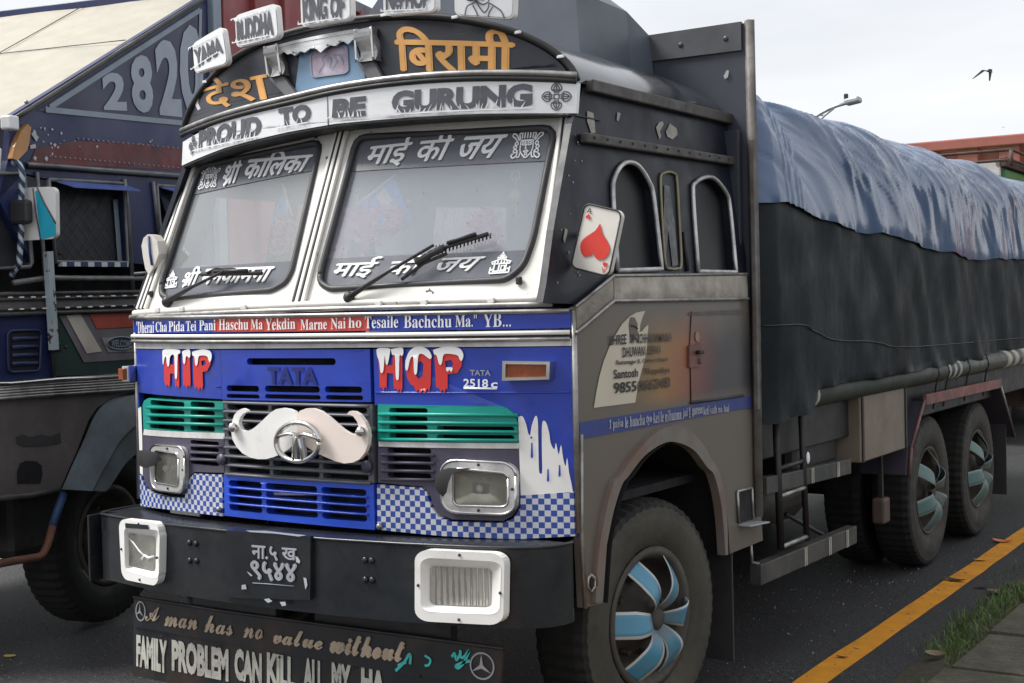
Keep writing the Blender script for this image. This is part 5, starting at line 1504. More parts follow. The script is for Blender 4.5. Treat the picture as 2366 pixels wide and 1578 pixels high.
def chassis():
    for s in (-1, 1): beam('chassis_rail', (s*.42, .2, .86), (s*.42, 9.2, .86), .08, .25, steeldark, T)
    for y in (.82, 4.9, 6.22):
        tube('axle', [(-1, y, .515), (1, y, .515)], .07, steeldark, T, n=12)
        ball('differential' if y > 2 else 'axle_beam', (0, y, .52), .2, steeldark, T, (1.2, 1, 1))
    box('engine_sump', (0, .75, .75), (.7, 1.1, .55), dark, T, .05)
    box('load_bed', (0, 5.55, 1.14), (2.34, 7.4, .22), steeldark, T, .01)
    for s in (-1,): pass
    # side pipe under the canvas
    sp = tube('side_pipe', [(1.22, 2.32, 1.325), (1.22, 9.2, 1.325)], .068, pipe_m, T, n=16)
    tape = M('pale wrapped tape', (.42, .39, .33), .6, var=.2, vs=20)
    for y, n, wd in ((2.36, 1, .05), (2.45, 1, .035), (5.02, 1, .05), (5.16, 1, .05), (5.3, 1, .05), (6.75, 1, .14), (7.0, 1, .14), (7.3, 1, .2)):
        tube('tape_band', [(1.22, y, 1.325), (1.22, y+wd, 1.325)], .071, tape, sp, n=16)
    for y in (4.75, 5.0, 5.55, 6.1): tube('tie_wire', [(1.27, y, 1.40), (1.292, y, 1.32), (1.26, y+.03, 1.24), (1.24, y+.02, 1.08)], .006, rubber, T, n=5)
    # toolbox
    tb = box('toolbox', (1.06, 3.72, 1.13), (.36, .90, .50), beige, T, .008)
    bx = box('toolbox_lid', (1.06, 3.72, 1.395), (.42, .98, .018), steel, tb, .004)
    for y in (3.30, 4.14): box('toolbox_edge', (1.244, y, 1.13), (.01, .03, .5), steeldark, tb, .002)
    ball('keyhole', (1.242, 3.88, 1.30), .012, rubber, tb)
    # fuel tank and battery box
    box('fuel_tank', (.93, 2.86, 1.08), (.4, .72, .42), steeldark, T, .05)
    tube('air_tank', [(.8, 2.1, .72), (.8, 3.1, .72)], .17, steeldark, T, n=20)
    for y in (2.0, 2.12): tube('hose', [(1.0, y, 1.25), (1.02, y+.02, 1.05), (.96, y, .85)], .014, rubber, T)
    # side rail with tape marks and lower step
    def rail(px, w_, h, off, marks):
        A, B = [Vector(onx(p, 1.2)) for p in px]
        r_ = beam('side_rail', A, B, w_, h, greyrail, T)
        for t in marks:
            for d in (-.012, .012):
                c = A+(B-A)*t+Vector((w_/2+.003, d, 0))
                box('tape_mark', c, (.004, .012, h*.96), tape, r_, .001)
    def onx(p, x):
        d = fw*F_PX+rt*(p[0]-1183)+up*(789-p[1])
        return CAM+d*((x-CAM.x)/d.x)
    rail((k9((160, 1235)), k9((672, 1115))), .05, .085, 0, (.5, .82))
    rail((k8((1008, 602)), k8((1490, 398))), .06, .1, 0, (.42, .68, .88))
    tube('step_hanger', [onx(k8((985, 455)), 1.2), onx(k8((990, 540)), 1.2), onx(k8((1040, 552)), 1.2)], .008, steel, T)
    # ladder
    lad = []
    for a, b in ((k9((240, 780)), k8((1135, 475))), (k9((390, 740)), k8((1265, 430)))):
        lad.append((onx(a, 1.22), onx(b, 1.22)))
    l0 = tube('ladder', [lad[0][0], lad[0][1]], .02, steeldark, T, n=4)
    tube('ladder_post', [lad[1][0], lad[1][1]], .017, steeldark, l0, n=4)
    for t, m in ((.42, steeldark), (.62, steel), (.985, steel)):
        tube('rung', [lad[0][0].lerp(lad[0][1], t), lad[1][0].lerp(lad[1][1], t*.985)], .013, m, l0, n=6)
    tube('brace', [onx(k8((1160, 300)), 1.1), onx(k8((1350, 405)), 1.15)], .012, steeldark, T)
    for (yy, z) in ((2.62, 1.0),): ball('lamp', (1.24, yy-.2, z), .02, letterwhite, l0, (.4, 1, 1.6))
    # mudguards over the tandem
    C9 = lambda p, x=1.22: onx(k9(p), x)
    A, B, L_, Rr = C9((1112, 715)), C9((1570, 615)), C9((1020, 1172)), C9((1662, 938))
    mg = beam('mudguard', A+Vector((-.14, 0, .0)), B+Vector((-.14, 0, .0)), .34, .018, steeldark, T)
    beam('guard_edge', A+Vector((.03, 0, 0)), B+Vector((.03, 0, 0)), .03, .07, rustred, mg)
    M1 = C9((1032, 1000))
    for p, q, wd in ((A, M1, .34), (M1, L_, .3), (B, Rr, .34)):
        beam('guard_apron', p+Vector((-.14, 0, -.01)), q+Vector((-.14, 0, 0)), wd, .014, M('violet grey apron', (.045, .04, .06), .5) if 'violet grey apron' not in bpy.data.materials else bpy.data.materials['violet grey apron'], mg, upv=(0, 1, 0))
        tube('guard_edge', [p+Vector((.03, 0, 0)), q+Vector((.03, 0, 0))], .011, rustred if q.y < 5 else steel, mg, n=6)
    pf = C9((1112, 715))
    sheet('guard_cheek', Plane((1.05, 0, 0), (0, 1, 0), (0, 0, 1)), [(pf.y-.42, pf.z+.02), (pf.y, pf.z), (M1.y, M1.z), (M1.y-.32, M1.z+.1)], bpy.data.materials['violet grey apron'], mg, px=False, th=.02, ml=.6)
    # mud flaps and hanging leg
    box('mud_flap', (1.03, 6.98, .62), (.36, .015, .8), rubber, T, .003)
    box('mud_flap', (.98, 1.54, .44), (.42, .015, .62), rubber, T, .003)
    beam('prop_stand', (1.12, 4.0, .9), (1.12, 4.0, .52), .03, .03, steeldark, T, upv=(0, 1, 0))
    box('prop_foot', (1.12, 4.0, .50), (.08, .13, .16), rustbrown, T, .015)
    box('spring_pack', (.6, .85, .68), (.09, 1.2, .12), steeldark, T, .01)
    box('tail_box', (1.0, 8.3, 1.0), (.4, .5, .3), rustbrown, T, .01)
    box('tail_plate', (1.18, 8.02, 1.02), (.03, .2, .2), letterwhite, T, .004)
    box('tail_board', (0, 9.25, 1.9), (2.3, .08, 1.5), steeldark, T)
chassis()

# ------------------------------------------------------------------ tarpaulins over the load
def tarps():
    def prof(t):
        # t from 0 (side hem, right) to 1 (top centre) ; returns x, z(rel)
        P = [(1.275, 1.33), (1.28, 1.7), (1.275, 2.1), (1.265, 2.42), (1.235, 2.58), (1.17, 2.71), (1.06, 2.81), (.9, 2.875), (.6, 2.945), (.3, 2.985), (0, 3.0)]
        s = t*(len(P)-1)
        i = min(int(s), len(P)-2)
        f = s-i
        p0, p1, p2, p3 = P[max(i-1, 0)], P[i], P[i+1], P[min(i+2, len(P)-1)]
        return [.5*(2*p1[j]+(p2[j]-p0[j])*f+(2*p0[j]-5*p1[j]+4*p2[j]-p3[j])*f*f+(3*p1[j]-p0[j]-3*p2[j]+p3[j])*f**3) for j in (0, 1)]
    def wr(y, s, side):                       # wrinkle height in metres; s is arc parameter
        v = noise.noise((y*1.1, s*1.5, side*7))*.05
        v += noise.noise((y*3.6+s*3.0, s*.9, 3+side))*.028
        v += abs(noise.noise((y*9+s*11, s*1.6, 8+side)))*-.014
        return v
    def surf_pt(y, t, side, extra=0):
        x, z = prof(t)
        # the first half metre hangs from the headboard and stands higher
        k = max(0, min(1, (2.28-y)/.3))
        k = k*k*(3-2*k)
        if t > .3: z += .075*k*min(1, (t-.3)*4)
        if t > .3: z += .02*math.sin(y*2.1)*min(1, (t-.3)*3)
        # side swell of the load, drawn in a little behind the headboard
        x2 = x+.03*math.sin((y-1.9)*.9)*(1-t)+.02*k-.075*max(0, 1-(y-1.81)/.12)**1.5*(1 if x > .9 else 0)
        n = Vector((math.cos(t*1.5), 0, math.sin(t*1.5)))
        h = wr(y, t*3, side)+extra
        # long swag of loose plastic running down to the rear
        return Vector((side*(x2+n.x*h), y, z+n.z*h))
    hem = lambda y: 1.235 if y < 2.3 else 1.235+.13*min(1, (y-2.3)/.12)
    ny, nt_ = 230, 44
    Y = [1.812+(9.32-1.812)*(j/ny)**1.15 for j in range(ny+1)]
    V, Fc = [], []
    W_ = 2*nt_+1
    for y in Y:
        for i in range(W_):
            side = 1 if i <= nt_ else -1
            t = i/nt_ if i <= nt_ else (2*nt_-i)/nt_
            p = surf_pt(y, t, side)
            if t < .1:
                f = 1-t/.1
                p.z = p.z*(1-f)+(hem(y)+.02*noise.noise((y*3, 0, 5)))*f if side > 0 else p.z
                p.x += side*.012*noise.noise((y*7, t, 2))*f
            V.append(p)
    for j in range(ny):
        for i in range(W_-1): Fc.append([j*W_+i, (j+1)*W_+i, (j+1)*W_+i+1, j*W_+i+1])
    # closed rear end
    canvas_m = M('dark canvas', (.010, .0155, .020), .62, var=.35, vs=1.6, dirt=(.014, .018, .019), da=.45, ds=1.2, bump=.25, bs=25, spec=.2)
    cv = mk('tarpaulin', V, Fc, canvas_m)
    tag(cv, 'dark green black canvas hanging down the side of the load behind the cab', 'tarpaulin')
    mkr = bpy.data.meshes.new('rear_flap')
    last = [V[ny*W_+i] for i in range(W_)]
    mk('rear_flap', [v+Vector((0, .003, 0)) for v in last], [list(range(W_))], canvas_m, cv, False)
    bpy.data.meshes.remove(mkr)
    # lower seam and the hanging corner flap
    sea = [surf_pt(y, .1*(z-1.33)/.37+.0, 1, .006) for y, z in smoothline([(1.84, 1.705), (2.24, 1.697), (2.35, 1.665), (2.62, 1.622), (3.28, 1.593), (3.78, 1.553), (5, 1.53), (8, 1.5)], 8)]
    tube('seam', sea, .0035, rubber, cv, n=5)
    # shiny blue plastic sheet over the top
    def low(y):     # lower edge: arc parameter along the truck
        pts = ((1.8, .256), (2.01, .258), (2.35, .243), (2.8, .231), (3.5, .229), (4.37, .2125), (5.67, .198), (7.3, .208), (9.4, .2))
        for (a, b), (c, d) in zip(pts, pts[1:]):
            if y <= c: return b+(d-b)*(y-a)/(c-a)+.004*noise.noise((y*2, 0, 1))
        return .2
    ny2, nt2 = 560, 120
    V, Fc = [], []
    for j in range(ny2+1):
        y = 1.814+(9.36-1.814)*(j/ny2)**1.25
        l = low(y)
        for i in range(nt2+1):
            f = i/nt2
            t = l+(1.35-l)*f
            side = 1
            if t > 1: t, side = 2-t, -1
            # crinkles: fine diagonal folds, strongest low on the side; smooth panel at the front
            fr = min(1, max(.12, (y-2.25)/.35))
            # the taut first panel ends in a diagonal swag
            sw = (t-.62)+.42*(y-2.2)
            g = max(0, min(1, (sw+.06)/.14)) if y > 2.1 else 0
            dl = min(1, (1-f)*2.2)
            q = y*7.5+t*13
            cr_ = ((1-abs(noise.noise((q*.55, t*1.7, 2))))**3*.022+(1-abs(noise.noise((q*1.25, t*4.5+y, 6))))**4*.011+(1-abs(noise.noise((y*9+t*31, t*9, 4))))**6*.006)*g*(.25+.75*min(1, max(0, (.8-t)*2.2)))*min(1, .1+f*7)
            sg = -.016*math.exp(-(sw/.035)**2)*(1 if 2.2 < y < 3.4 else 0)
            tb_ = 0
            for yc, ww in ((2.0, .012), (2.06, .016), (2.14, .012), (2.19, .02)):
                tb_ += .007*math.exp(-((y-yc-.05*(1-t))/ww)**2)
            bulge = .03*g*math.sin(math.pi*min(1, max(0, (t-l)/.45)))
            p = surf_pt(y, t, side, .024+cr_-.5*sg*0+sg+tb_*(1 if t < .85 else .3)+bulge)
            if i == 0: p += Vector((-.004, 0, -.0))
            V.append(p)
    for j in range(ny2):
        for i in range(nt2): Fc.append([j*(nt2+1)+i, (j+1)*(nt2+1)+i, (j+1)*(nt2+1)+i+1, j*(nt2+1)+i+1])
    blue_m = M('shiny blue plastic', (.058, .108, .215), .19, var=.25, vs=2, dirt=(.075, .13, .24), da=.5, ds=5, spec=.7, bump=.1, bs=22)
    bt = mk('tarpaulin', V, Fc, blue_m)
    tag(bt, 'shiny crinkled blue plastic sheet draped over the top of the load', 'tarpaulin')
tarps()

# ------------------------------------------------------------------ inside the cab
def interior():
    box('dashboard', (0, .42, 1.80), (2.1, .35, .12), hoodm, T, .03)
    box('cab_lining', (0, 1.73, 2.2), (2.1, .02, 1.0), curtain, T, .003)
    box('cab_floor', (0, .9, 1.02), (2.2, 1.6, .04), dark, T, .003)
    for x in (-.6, .62): box('seat', (x, 1.45, 1.72), (.55, .16, .8), seatm, T, .05)
    class Behind:                               # a layer hanging close behind the raked glass
        def map(s, a, b, off=0): return Sws.map(a, b, off-.085)
        def inv(s, u, v, off=0.): return Sws.inv(u, v, -.085)
    P = Behind()
    def flag(st, quad, label, cols, sten):
        a, b = [P.inv(*p) for p in st]
        pole = empty('flag', P.map(*a), label, 'flag')
        tube('flag_stick', [P.map(*a, .01), P.map(*b, .01)], .007, letterwhite, pole, n=6)
        q = [P.inv(*p) for p in quad]
        V, UV, Fc, mi_ = [], [], [], []
        n, mm = 12, 9
        for i in range(n+1):
            for j in range(mm+1):
                u, v = i/n, j/mm
                a_, b_ = bil(q, u, v)
                V.append(P.map(a_, b_, .012*math.sin(u*7+v*2)))
        for i in range(n):
            for j in range(mm):
                Fc.append([i*(mm+1)+j, (i+1)*(mm+1)+j, (i+1)*(mm+1)+j+1, i*(mm+1)+j+1])
                mi_.append(cols[min(2, i*3//n)])
        f = mk('flag_cloth', V, Fc, flagblue, pole)
        f.data.materials.append(flagwhite)
        f.data.polygons.foreach_set('material_index', mi_)
        return pole
    flag(k3((1120, 440), (1385, 232)), k3((1300, 490), (1470, 470), (1375, 250), (1200, 375)), 'blue and white striped flag on a slanted stick behind the right windscreen pane', (0, 1, 0), None)
    flag(k3((850, 450), (800, 285)), k3((730, 500), (840, 510), (815, 300), (800, 320)), 'small blue and white flag hanging behind the left windscreen pane', (0, 0, 1), None)
    def flowers(pts, label, sd_):
        rg = random.Random(sd_)
        V, Fc = [], []
        for c, r in pts:
            c = Vector(P.map(*P.inv(*c), .0))
            for _ in range(120):
                d = Vector((rg.gauss(0, 1), 0, rg.gauss(0, 1)))*r*.5
                d.y = .42*d.z+rg.uniform(-.02, .02)
                o = c+d
                n_ = Vector((rg.gauss(0, 1), -1, rg.gauss(0, 1))).normalized()
                t = n_.cross(Vector((rg.random(), rg.random(), 1))).normalized()
                u = n_.cross(t)
                s = rg.uniform(.012, .028)
                k = len(V)
                V += [o-t*s, o-u*s*.6+n_*.004, o+t*s, o+u*s*.6+n_*.004]
                Fc.append([k, k+1, k+2, k+3])
        g = mk('flower_garland', V, Fc, pink, None, False)
        tag(g, label, 'flowers', 'flower garlands inside the windscreen')
    flowers([(k3((1180, 440)), .07), (k3((1250, 470)), .07), (k3((1360, 470)), .07), (k3((1100, 520)), .06), (k3((1250, 540)), .05)], 'pink artificial flowers below the striped flag behind the right pane', 3)
    flowers([(k3((800, 510)), .06), (k3((820, 560)), .06), (k3((780, 590)), .04)], 'pink artificial flowers at the inner edge of the left windscreen pane', 5)
    flowers([(k3((1830, 480)), .05), (k3((1850, 580)), .06)], 'pink flowers beside the crinkled plastic at the right of the windscreen', 8)
    V, Fc = [], []
    n = 40
    q = [P.inv(*p) for p in k3((1540, 650), (1930, 640), (1930, 400), (1560, 400))]
    for i in range(n+1):
        for j in range(9):
            a, b = bil(q, i/n, j/8)
            V.append(P.map(a, b, .02*noise.noise((i*.8, j*.25, 4))+.03*abs(noise.noise((i*.35, j*.1, 1)))-.03))
    for i in range(n):
        for j in range(8): Fc.append([i*9+j, (i+1)*9+j, (i+1)*9+j+1, i*9+j+1])
    pc = mk('plastic_cover', V, Fc, plastic)
    tag(pc, 'crinkled pale plastic cover hanging behind the right windscreen pane', 'plastic cover')
    og = empty('hanging_ornament', P.map(*P.inv(*k3((2010, 230)))), 'yellow ball ornament hanging on a thread behind the right windscreen corner', 'ornament')
    stub = [P.map(*P.inv(*p), .02) for p in k3((2010, 230), (2012, 300), (2015, 460))]
    tube('thread', stub, .002, letterwhite, og, n=4)
    ball('ball', P.map(*P.inv(*k3((2012, 345))), .02), .028, ballyel, og)
    c0 = P.map(*P.inv(*k3((2010, 238))), .02)
    tube('ring', [c0+Vector((.02*math.cos(a), 0, .02*math.sin(a))) for a in [i*.63 for i in range(11)]], .003, letterwhite, og, n=5)
    tube('tassel', [P.map(*P.inv(*p), .02) for p in k3((2015, 430), (2000, 455), (2030, 455))], .006, pink, og, n=5)
interior()

# ------------------------------------------------------------------ neighbouring truck on the left
LD, LN, LA = Vector((-.228, .974, 0)), Vector((.974, .228, 0)), Vector((-2.5, 1.0, 0))
LROT = Matrix.Rotation(math.atan2(.228, .974), 4, 'Z')
def LP(a, w_, z): return LA+LD*a-LN*w_+Vector((0, 0, z))
def left_truck():
    S = Plane(LA, LD, (0, 0, 1))
    K = empty('cargo_truck', LP(.3, 1.2, 0), 'dark blue truck numbered 2820 with cream sloping roof, left of the blue fronted truck', 'truck')
    win1 = kA((262, 432), (668, 452), (692, 882), (300, 878))
    win0 = kA((-60, 400), (128, 398), (172, 880), (160, 905), (-60, 915))
    win2 = kA((848, 465), (1150, 482), (1170, 905), (882, 900))
    a0, a1 = -.93, 1.19
    sheet('cab_side', S, [(a0, 1.95), (-.86, 2.45), (-.78, 2.66), (a1, 2.72), (a1, 1.45), (a0, 1.42)], navy, K, holes=[[S.inv(*p) for p in w_] for w_ in (win0, win1, win2)], px=False, th=.04, ml=.3)
    box('cab_core', LP(.15, 1.15, 1.75), (1.9, 1.9, 1.6), dark, K, .01, LROT)
    wire = M('thin wire mesh', (.07, .07, .072), .5)
    for w_, wired in ((win0, 0), (win1, 1), (win2, 0)):
        pn = sheet('window_pane', S, w_, mesh_m, K, off=-.045)
        fr = stube('window_frame', S, list(w_)+[w_[0]], .012, trimgrey, K, off=.006)
        if wired:
            lines = []
            for i in range(-5, 9):
                for s in (1, -1):
                    P = []
                    for k in range(13):
                        v = k/12
                        u = i/8+s*v*.75+(0 if s > 0 else .3)
                        if 0 <= u <= 1: P.append((u, v))
                    if len(P) > 1: lines.append(P)
            strokes('wire_mesh', lines, S, [w_[3], w_[2], w_[1], w_[0]], .0035, wire, pn, off=-.042)
            sheet('inner_frame', S, kA((612, 540), (636, 540), (662, 880), (638, 880)), palegrey, pn, off=-.03)
    for q in (kA((295, 435), (680, 462), (682, 494), (325, 474)), kA((862, 468), (1010, 478), (1015, 506), (885, 500))):
        V = []
        P = [S.inv(*p) for p in q]
        V = [S.map(*P[0], .0), S.map(*P[1], .0), S.map(*P[2], .10), S.map(*P[3], .10)]
        V += [v+Vector((0, 0, -.008)) for v in V]
        mk('rain_visor', V, [[0, 1, 2, 3], [4, 5, 6, 7], [0, 1, 5, 4], [1, 2, 6, 5], [2, 3, 7, 6], [3, 0, 4, 7]], bluevis, K, False)
    q = kA((338, 878), (695, 880), (695, 905), (338, 902))
    bb = sheet('sill_bar', S, q, stripem, K, off=.03, th=.03)
    for P, r_ in ((((200, 392), (232, 800), (246, 1010)), .011), (((672, 430), (692, 600), (722, 1065)), .013), (((828, 445), (858, 735)), .013)):
        stube('door_trim', S, kA(*P), r_, trimgrey, K, off=.01)
    stube('mid_rail', S, kA((72, 992), (270, 962), (330, 966), (830, 968)), .016, trimgrey, K, off=.012)
    # upper side: maroon band, gutters
    sheet('upper_side', S, [(-.78, 2.655), (-.745, 2.90), (1.075, 3.90), (a1, 3.96), (a1, 2.715)], navy, K, px=False, th=.04, ml=.3)
    mb = sheet('maroon_band', S, kA((195, 262), (400, 225), (700, 232), (1060, 268), (1060, 385), (160, 345)), maroon, K, off=.003)
    for p0, p1, n in (((270, 308), (1040, 376), 30), ((420, 212), (1040, 272), 24)):
        for i in range(n):
            t = i/(n-1)
            ball('rivet', S.map(*S.inv(*kA((p0[0]+(p1[0]-p0[0])*t, p0[1]+(p1[1]-p0[1])*t))), .004), .006, palegrey, mb, seg=6)
    rg = random.Random(11)
    pc = M('chipped pale metal', (.5, .5, .5), .5)
    for _ in range(26):
        u = rg.random()
        c = kA((180+260*u if _ < 22 else 420+560*rg.random(), 150+rg.random()*170 if _ < 14 else (215+50*rg.random())))
        s = rg.uniform(1, 5 if _ < 14 else 3)
        sheet('paint_chip', S, [(c[0]-s, c[1]), (c[0]-s*.2, c[1]-s*rg.uniform(.4, 1.5)), (c[0]+s*.8, c[1]-.2*s), (c[0]+s*.1, c[1]+s*rg.uniform(.4, 1.8))], pc, mb, off=.006)
    for q in (k1((225, 880), (240, 885), (258, 940), (245, 960), (228, 930)), k1((205, 985), (240, 975), (245, 1005), (205, 1010))): sheet('paint_chip', S, q, pc, mb, off=.007)
    for dz, r_, m in ((0, .013, palegrey), (9, .012, steeldark)):
        stube('gutter', S, kA((150, 350+dz), (500, 376+dz), (1060, 416+dz)), r_, trimgrey if dz == 0 else m, K, off=.015)
    lamp = sheet('side_lamp', S, kA((66, 318), (78, 255), (112, 175), (150, 132), (170, 150), (160, 230), (148, 275), (95, 330)), orangelamp, K, off=.03, th=.03)
    # number board
    nb_ = M('slate blue board', (.035, .042, .085), .45, var=.12, vs=2)
    tri_ = k1((250, 750), (1362, 35), (1400, 30), (1375, 870), (1290, 862))
    tb = sheet('number_board', S, tri_, nb_, K, off=.004)
    strokes('board_frame', [[(0, 0), (1, 0)]], S, k1((310, 742), (1372, 848), (1372, 700), (310, 600)), .032, palegrey, tb, off=.008)
    strokes('board_frame', [[(0, 0), (1, 1)]], S, k1((340, 728), (1358, 728), (1358, 68), (340, 68)), .032, palegrey, tb, off=.0086)
    strokes('board_frame', [[(0, 0), (0, 1)]], S, k1((1345, 838), (1500, 838), (1500, 60), (1362, 60)), .032, palegrey, tb, off=.0092)
    for s, q in (('2', ((705, 745), (862, 752), (850, 478), (688, 505))), ('8', ((903, 755), (1043, 775), (1030, 362), (876, 385))), ('2', ((1085, 780), (1237, 795), (1207, 250), (1043, 285))), ('0', ((1232, 770), (1392, 790), (1365, 145), (1208, 190)))):
        text('lettering', s, S, k1(*q), digitgrey, tb, off=.009, offset=.04)
    # cream sloping roof
    V, Fc = [], []
    na, nw = 16, 20
    for i in range(na+1):
        a = -.76+1.9*i/na
        for j in range(nw+1):
            w_ = -.02+2.4*j/nw
            u = (w_-1.18)/1.2
            z = 2.885+.553*(a+.745)+.025*(1-abs(u)**4)+.012*noise.noise((a*2, w_*2, 0))
            V.append(LP(a, w_, z))
    for i in range(na):
        for j in range(nw): Fc.append([i*(nw+1)+j, i*(nw+1)+j+1, (i+1)*(nw+1)+j+1, (i+1)*(nw+1)+j])
    rf = mk('roof', V, Fc, creamroof, K)
    tube('roof_rim', [LP(-.76+1.9*i/na, -.022, 2.882+.553*(-.015+1.9*i/na)) for i in range(na+1)], .014, greyrail, rf)
    for i in range(1):
        stube('roof_seam', S, [(0, 0), (.01, .01)], .001, greyrail, rf, px=False)
    tube('roof_seam', [LP(.28, w_, 2.885+.553*1.025+.035) for w_ in [2.3*i/14 for i in range(15)]], .003, greyrail, rf)
    tube('roof_seam', [LP(a, .95, 2.885+.553*(a+.745)+.035) for a in [.28+.86*i/8 for i in range(9)]], .003, greyrail, rf)
    for p in ((-.62, .0, 2.99), ): ball('rivet', LP(*p), .012, steel, rf)
    # cab front (edge-on at the picture's margin)
    box('cab_front', LP(-.93, 1.18, 1.8), (2.3, .06, 1.7), navy, K, .02, LROT)
    tube('pillar_strip', [LP(-.95, .03, 1.9), LP(-.83, .03, 2.72)], .03, white, K, n=6)
    tube('pillar_strip', [LP(-.95, 2.33, 1.9), LP(-.83, 2.33, 2.72)], .03, white, K, n=6)
    tube('pillar_strip', [LP(-.97, 1.18, 1.98), LP(-.86, 1.18, 2.74)], .03, white, K, n=6)
    FP = Plane(LP(-.968, 0, 0), LN, (.02, -.09, 1))
    for u0, u1 in ((-2.26, -1.24), (-1.12, -.1)):
        q4 = [(u0, 1.98), (u1, 1.98), (u1, 2.62), (u0, 2.62)]
        pn = sheet('windscreen', FP, q4, mesh_m, K, px=False, ml=.5)
        stube('rubber_seal', FP, q4+q4[:1], .02, rubber, pn, px=False)
    box('white_band', LP(-.975, 1.18, 1.9), (2.28, .03, .08), white, K, .005, LROT)
    gq = box('grille', LP(-.97, 1.18, 1.3), (1.1, .03, .4), dark, K, .005, LROT)
    for i in range(7): box('louvre', LP(-.992, 1.18, 1.13+.056*i), (1.1, .02, .02), steel, gq, .003, LROT)
    for w_ in (.3, 2.06):
        hb_ = box('headlight', LP(-.975, w_, 1.15), (.34, .05, .24), steel, K, .03, LROT)
        box('lens', LP(-1.003, w_, 1.15), (.25, .02, .16), lensglass, hb_, .02, LROT)
    box('bumper', LP(-1.03, 1.18, .78), (2.44, .12, .28), bumperm, K, .03, LROT)
    box('number_plate', LP(-1.095, 1.18, .8), (.5, .015, .2), maroon, K, .003, LROT)
    box('marker_lamp', S.map(*S.inv(*kA((36, 128))), .02), (.07, .07, .075), letterwhite, K, .01, LROT)
    box('visor_board', LP(-.92, 1.2, 2.86), (2.36, .12, .2), bottlegreen, K, .02, LROT)
    # waist and lower door
    waist = M('grimy violet waist', (.15, .142, .15), .5, var=.25, vs=4, dirt=(.06, .055, .06), da=.45)
    ws_ = sheet('waist_panel', S, kA((-60, 1050), (800, 1036), (790, 1140), (-60, 1178)), waist, K, off=.012, th=.02)
    for y0, y1, r_ in ((1052, 1038, .011), (1082, 1062, .009), (1135, 1108, .010), (1162, 1136, .011)):
        stube('waist_bead', S, kA((-60, y0+2), (800, y1)), r_, greyrail, ws_, off=.02)
    for y0, y1 in ((1072, 1060), (1137, 1112)):
        for x in range(20, 760, 62):
            if abs(x-285) < 40: continue
            A, B = [S.map(*S.inv(*kA((xx, y0+(y1-y0)*xx/780))), .03) for xx in (x, x+22)]
            beam('bolt_dash', A, B, .008, .008, letterwhite, ws_, .002)  # short white dashes for the bolts along the waist belts
    sheet('door_lower', S, kA((-60, 1172), (272, 1160), (292, 1520), (-60, 1560)), navy, K, th=.03)
    dr = M('very dark recess', (.012, .013, .02), .5)
    rec = sheet('recess_panel', S, rq(kA((45, 1475), (215, 1468), (222, 1245), (40, 1252)), .15, .12), dr, K, off=.004)
    P = rq(kA((45, 1475), (215, 1468), (222, 1245), (40, 1252)), .15, .12)
    stube('recess_bead', S, P+P[:1], .007, navy, rec, off=.008)
    for i in range(4): stube('louvre', S, kA((65, 1295+45*i), (200, 1290+45*i)), .012, navy, rec, off=.004)
    gp = sheet('lower_panel', S, kA((280, 1160), (800, 1140), (800, 1476), (300, 1495)), bottlegreen, K, th=.03)
    stube('panel_trim', S, kA((272, 1165), (294, 1515)), .011, greyrail, gp, off=.012)
    vg = M('violet grey frame paint', (.18, .165, .185), .5, var=.2)
    sheet('arrow_frame', S, kA((318, 1168), (800, 1150), (800, 1400), (455, 1422)), vg, gp, off=.004)
    sheet('cream_bar', S, kA((358, 1168), (436, 1162), (552, 1362), (470, 1374)), M('cream bar paint', (.6, .55, .48), .5), gp, off=.008)
    sheet('red_bar', S, kA((484, 1160), (800, 1148), (800, 1225), (524, 1240)), M('brick red paint', (.45, .075, .05), .5, var=.2), gp, off=.008)
    sheet('pale_bar', S, kA((548, 1288), (800, 1275), (800, 1360), (585, 1368)), M('pale bar paint', (.3, .3, .3), .5), gp, off=.008)
    ov = [(655+74*math.cos(R(a)), 1318+34*math.sin(R(a))) for a in range(0, 360, 12)]
    sheet('welcome_oval', S, kA(*ov), M('dark oval paint', (.035, .04, .05), .5), gp, off=.012)
    stube('oval_bead', S, kA(*(ov+ov[:1])), .004, palegrey, gp, off=.013)
    text('lettering', 'WELCOME', S, kA((603, 1338), (712, 1342), (712, 1302), (603, 1298)), palegrey, gp, off=.016, offset=.02)
    # bright trim and ribbed steel
    tr_ = sheet('ribbed_strip', S, kB((-60, 78), (290, 62), (700, 38), (700, 112), (-60, 168)), steel, K, off=.01, th=.02)
    stube('bright_trim', S, kB((-60, 84), (48, 80), (290, 58), (700, 32)), .014, chrome, tr_, off=.02)
    for i in range(5): stube('rib', S, kB((-60, 100+14*i), (700, 50+13*i)), .0085, steel, tr_, off=.018)
    pl = peel
    sheet('pole', S, kA((256, 822), (288, 820), (320, 1352), (288, 1355)), pl, K, off=.06, th=.03)
    for y in (835, 1340): ball('pole_bolt', S.map(*S.inv(*kA((272 if y < 900 else 303, y))), .065), .011, steeldark, K)
    box('pole_foot', S.map(*S.inv(*kA((268, 1342))), .03), (.05, .06, .05), steeldark, K, .006)
    # grimy lower side with step hole, fender, dark chassis
    sheet('lower_side', S, kB((-60, 162), (700, 110), (560, 150), (482, 200), (440, 262), (388, 402), (296, 612), (-60, 668)), leftbrown, K, th=.03)
    sheet('step_hole', S, kB((88, 575), (85, 520), (100, 475), (130, 462), (180, 465), (208, 485), (212, 530), (202, 575)), dark, K, off=.004)
    sheet('smudge', S, kB((80, 345), (115, 330), (150, 345), (210, 330), (250, 342), (300, 320), (305, 375), (220, 388), (120, 392), (85, 378)), M('sooty smear', (.045, .042, .045), .7), K, off=.003)
    stube('bottom_rail', S, kB((-60, 655), (150, 635), (295, 605)), .016, greyrail, K, off=.01)
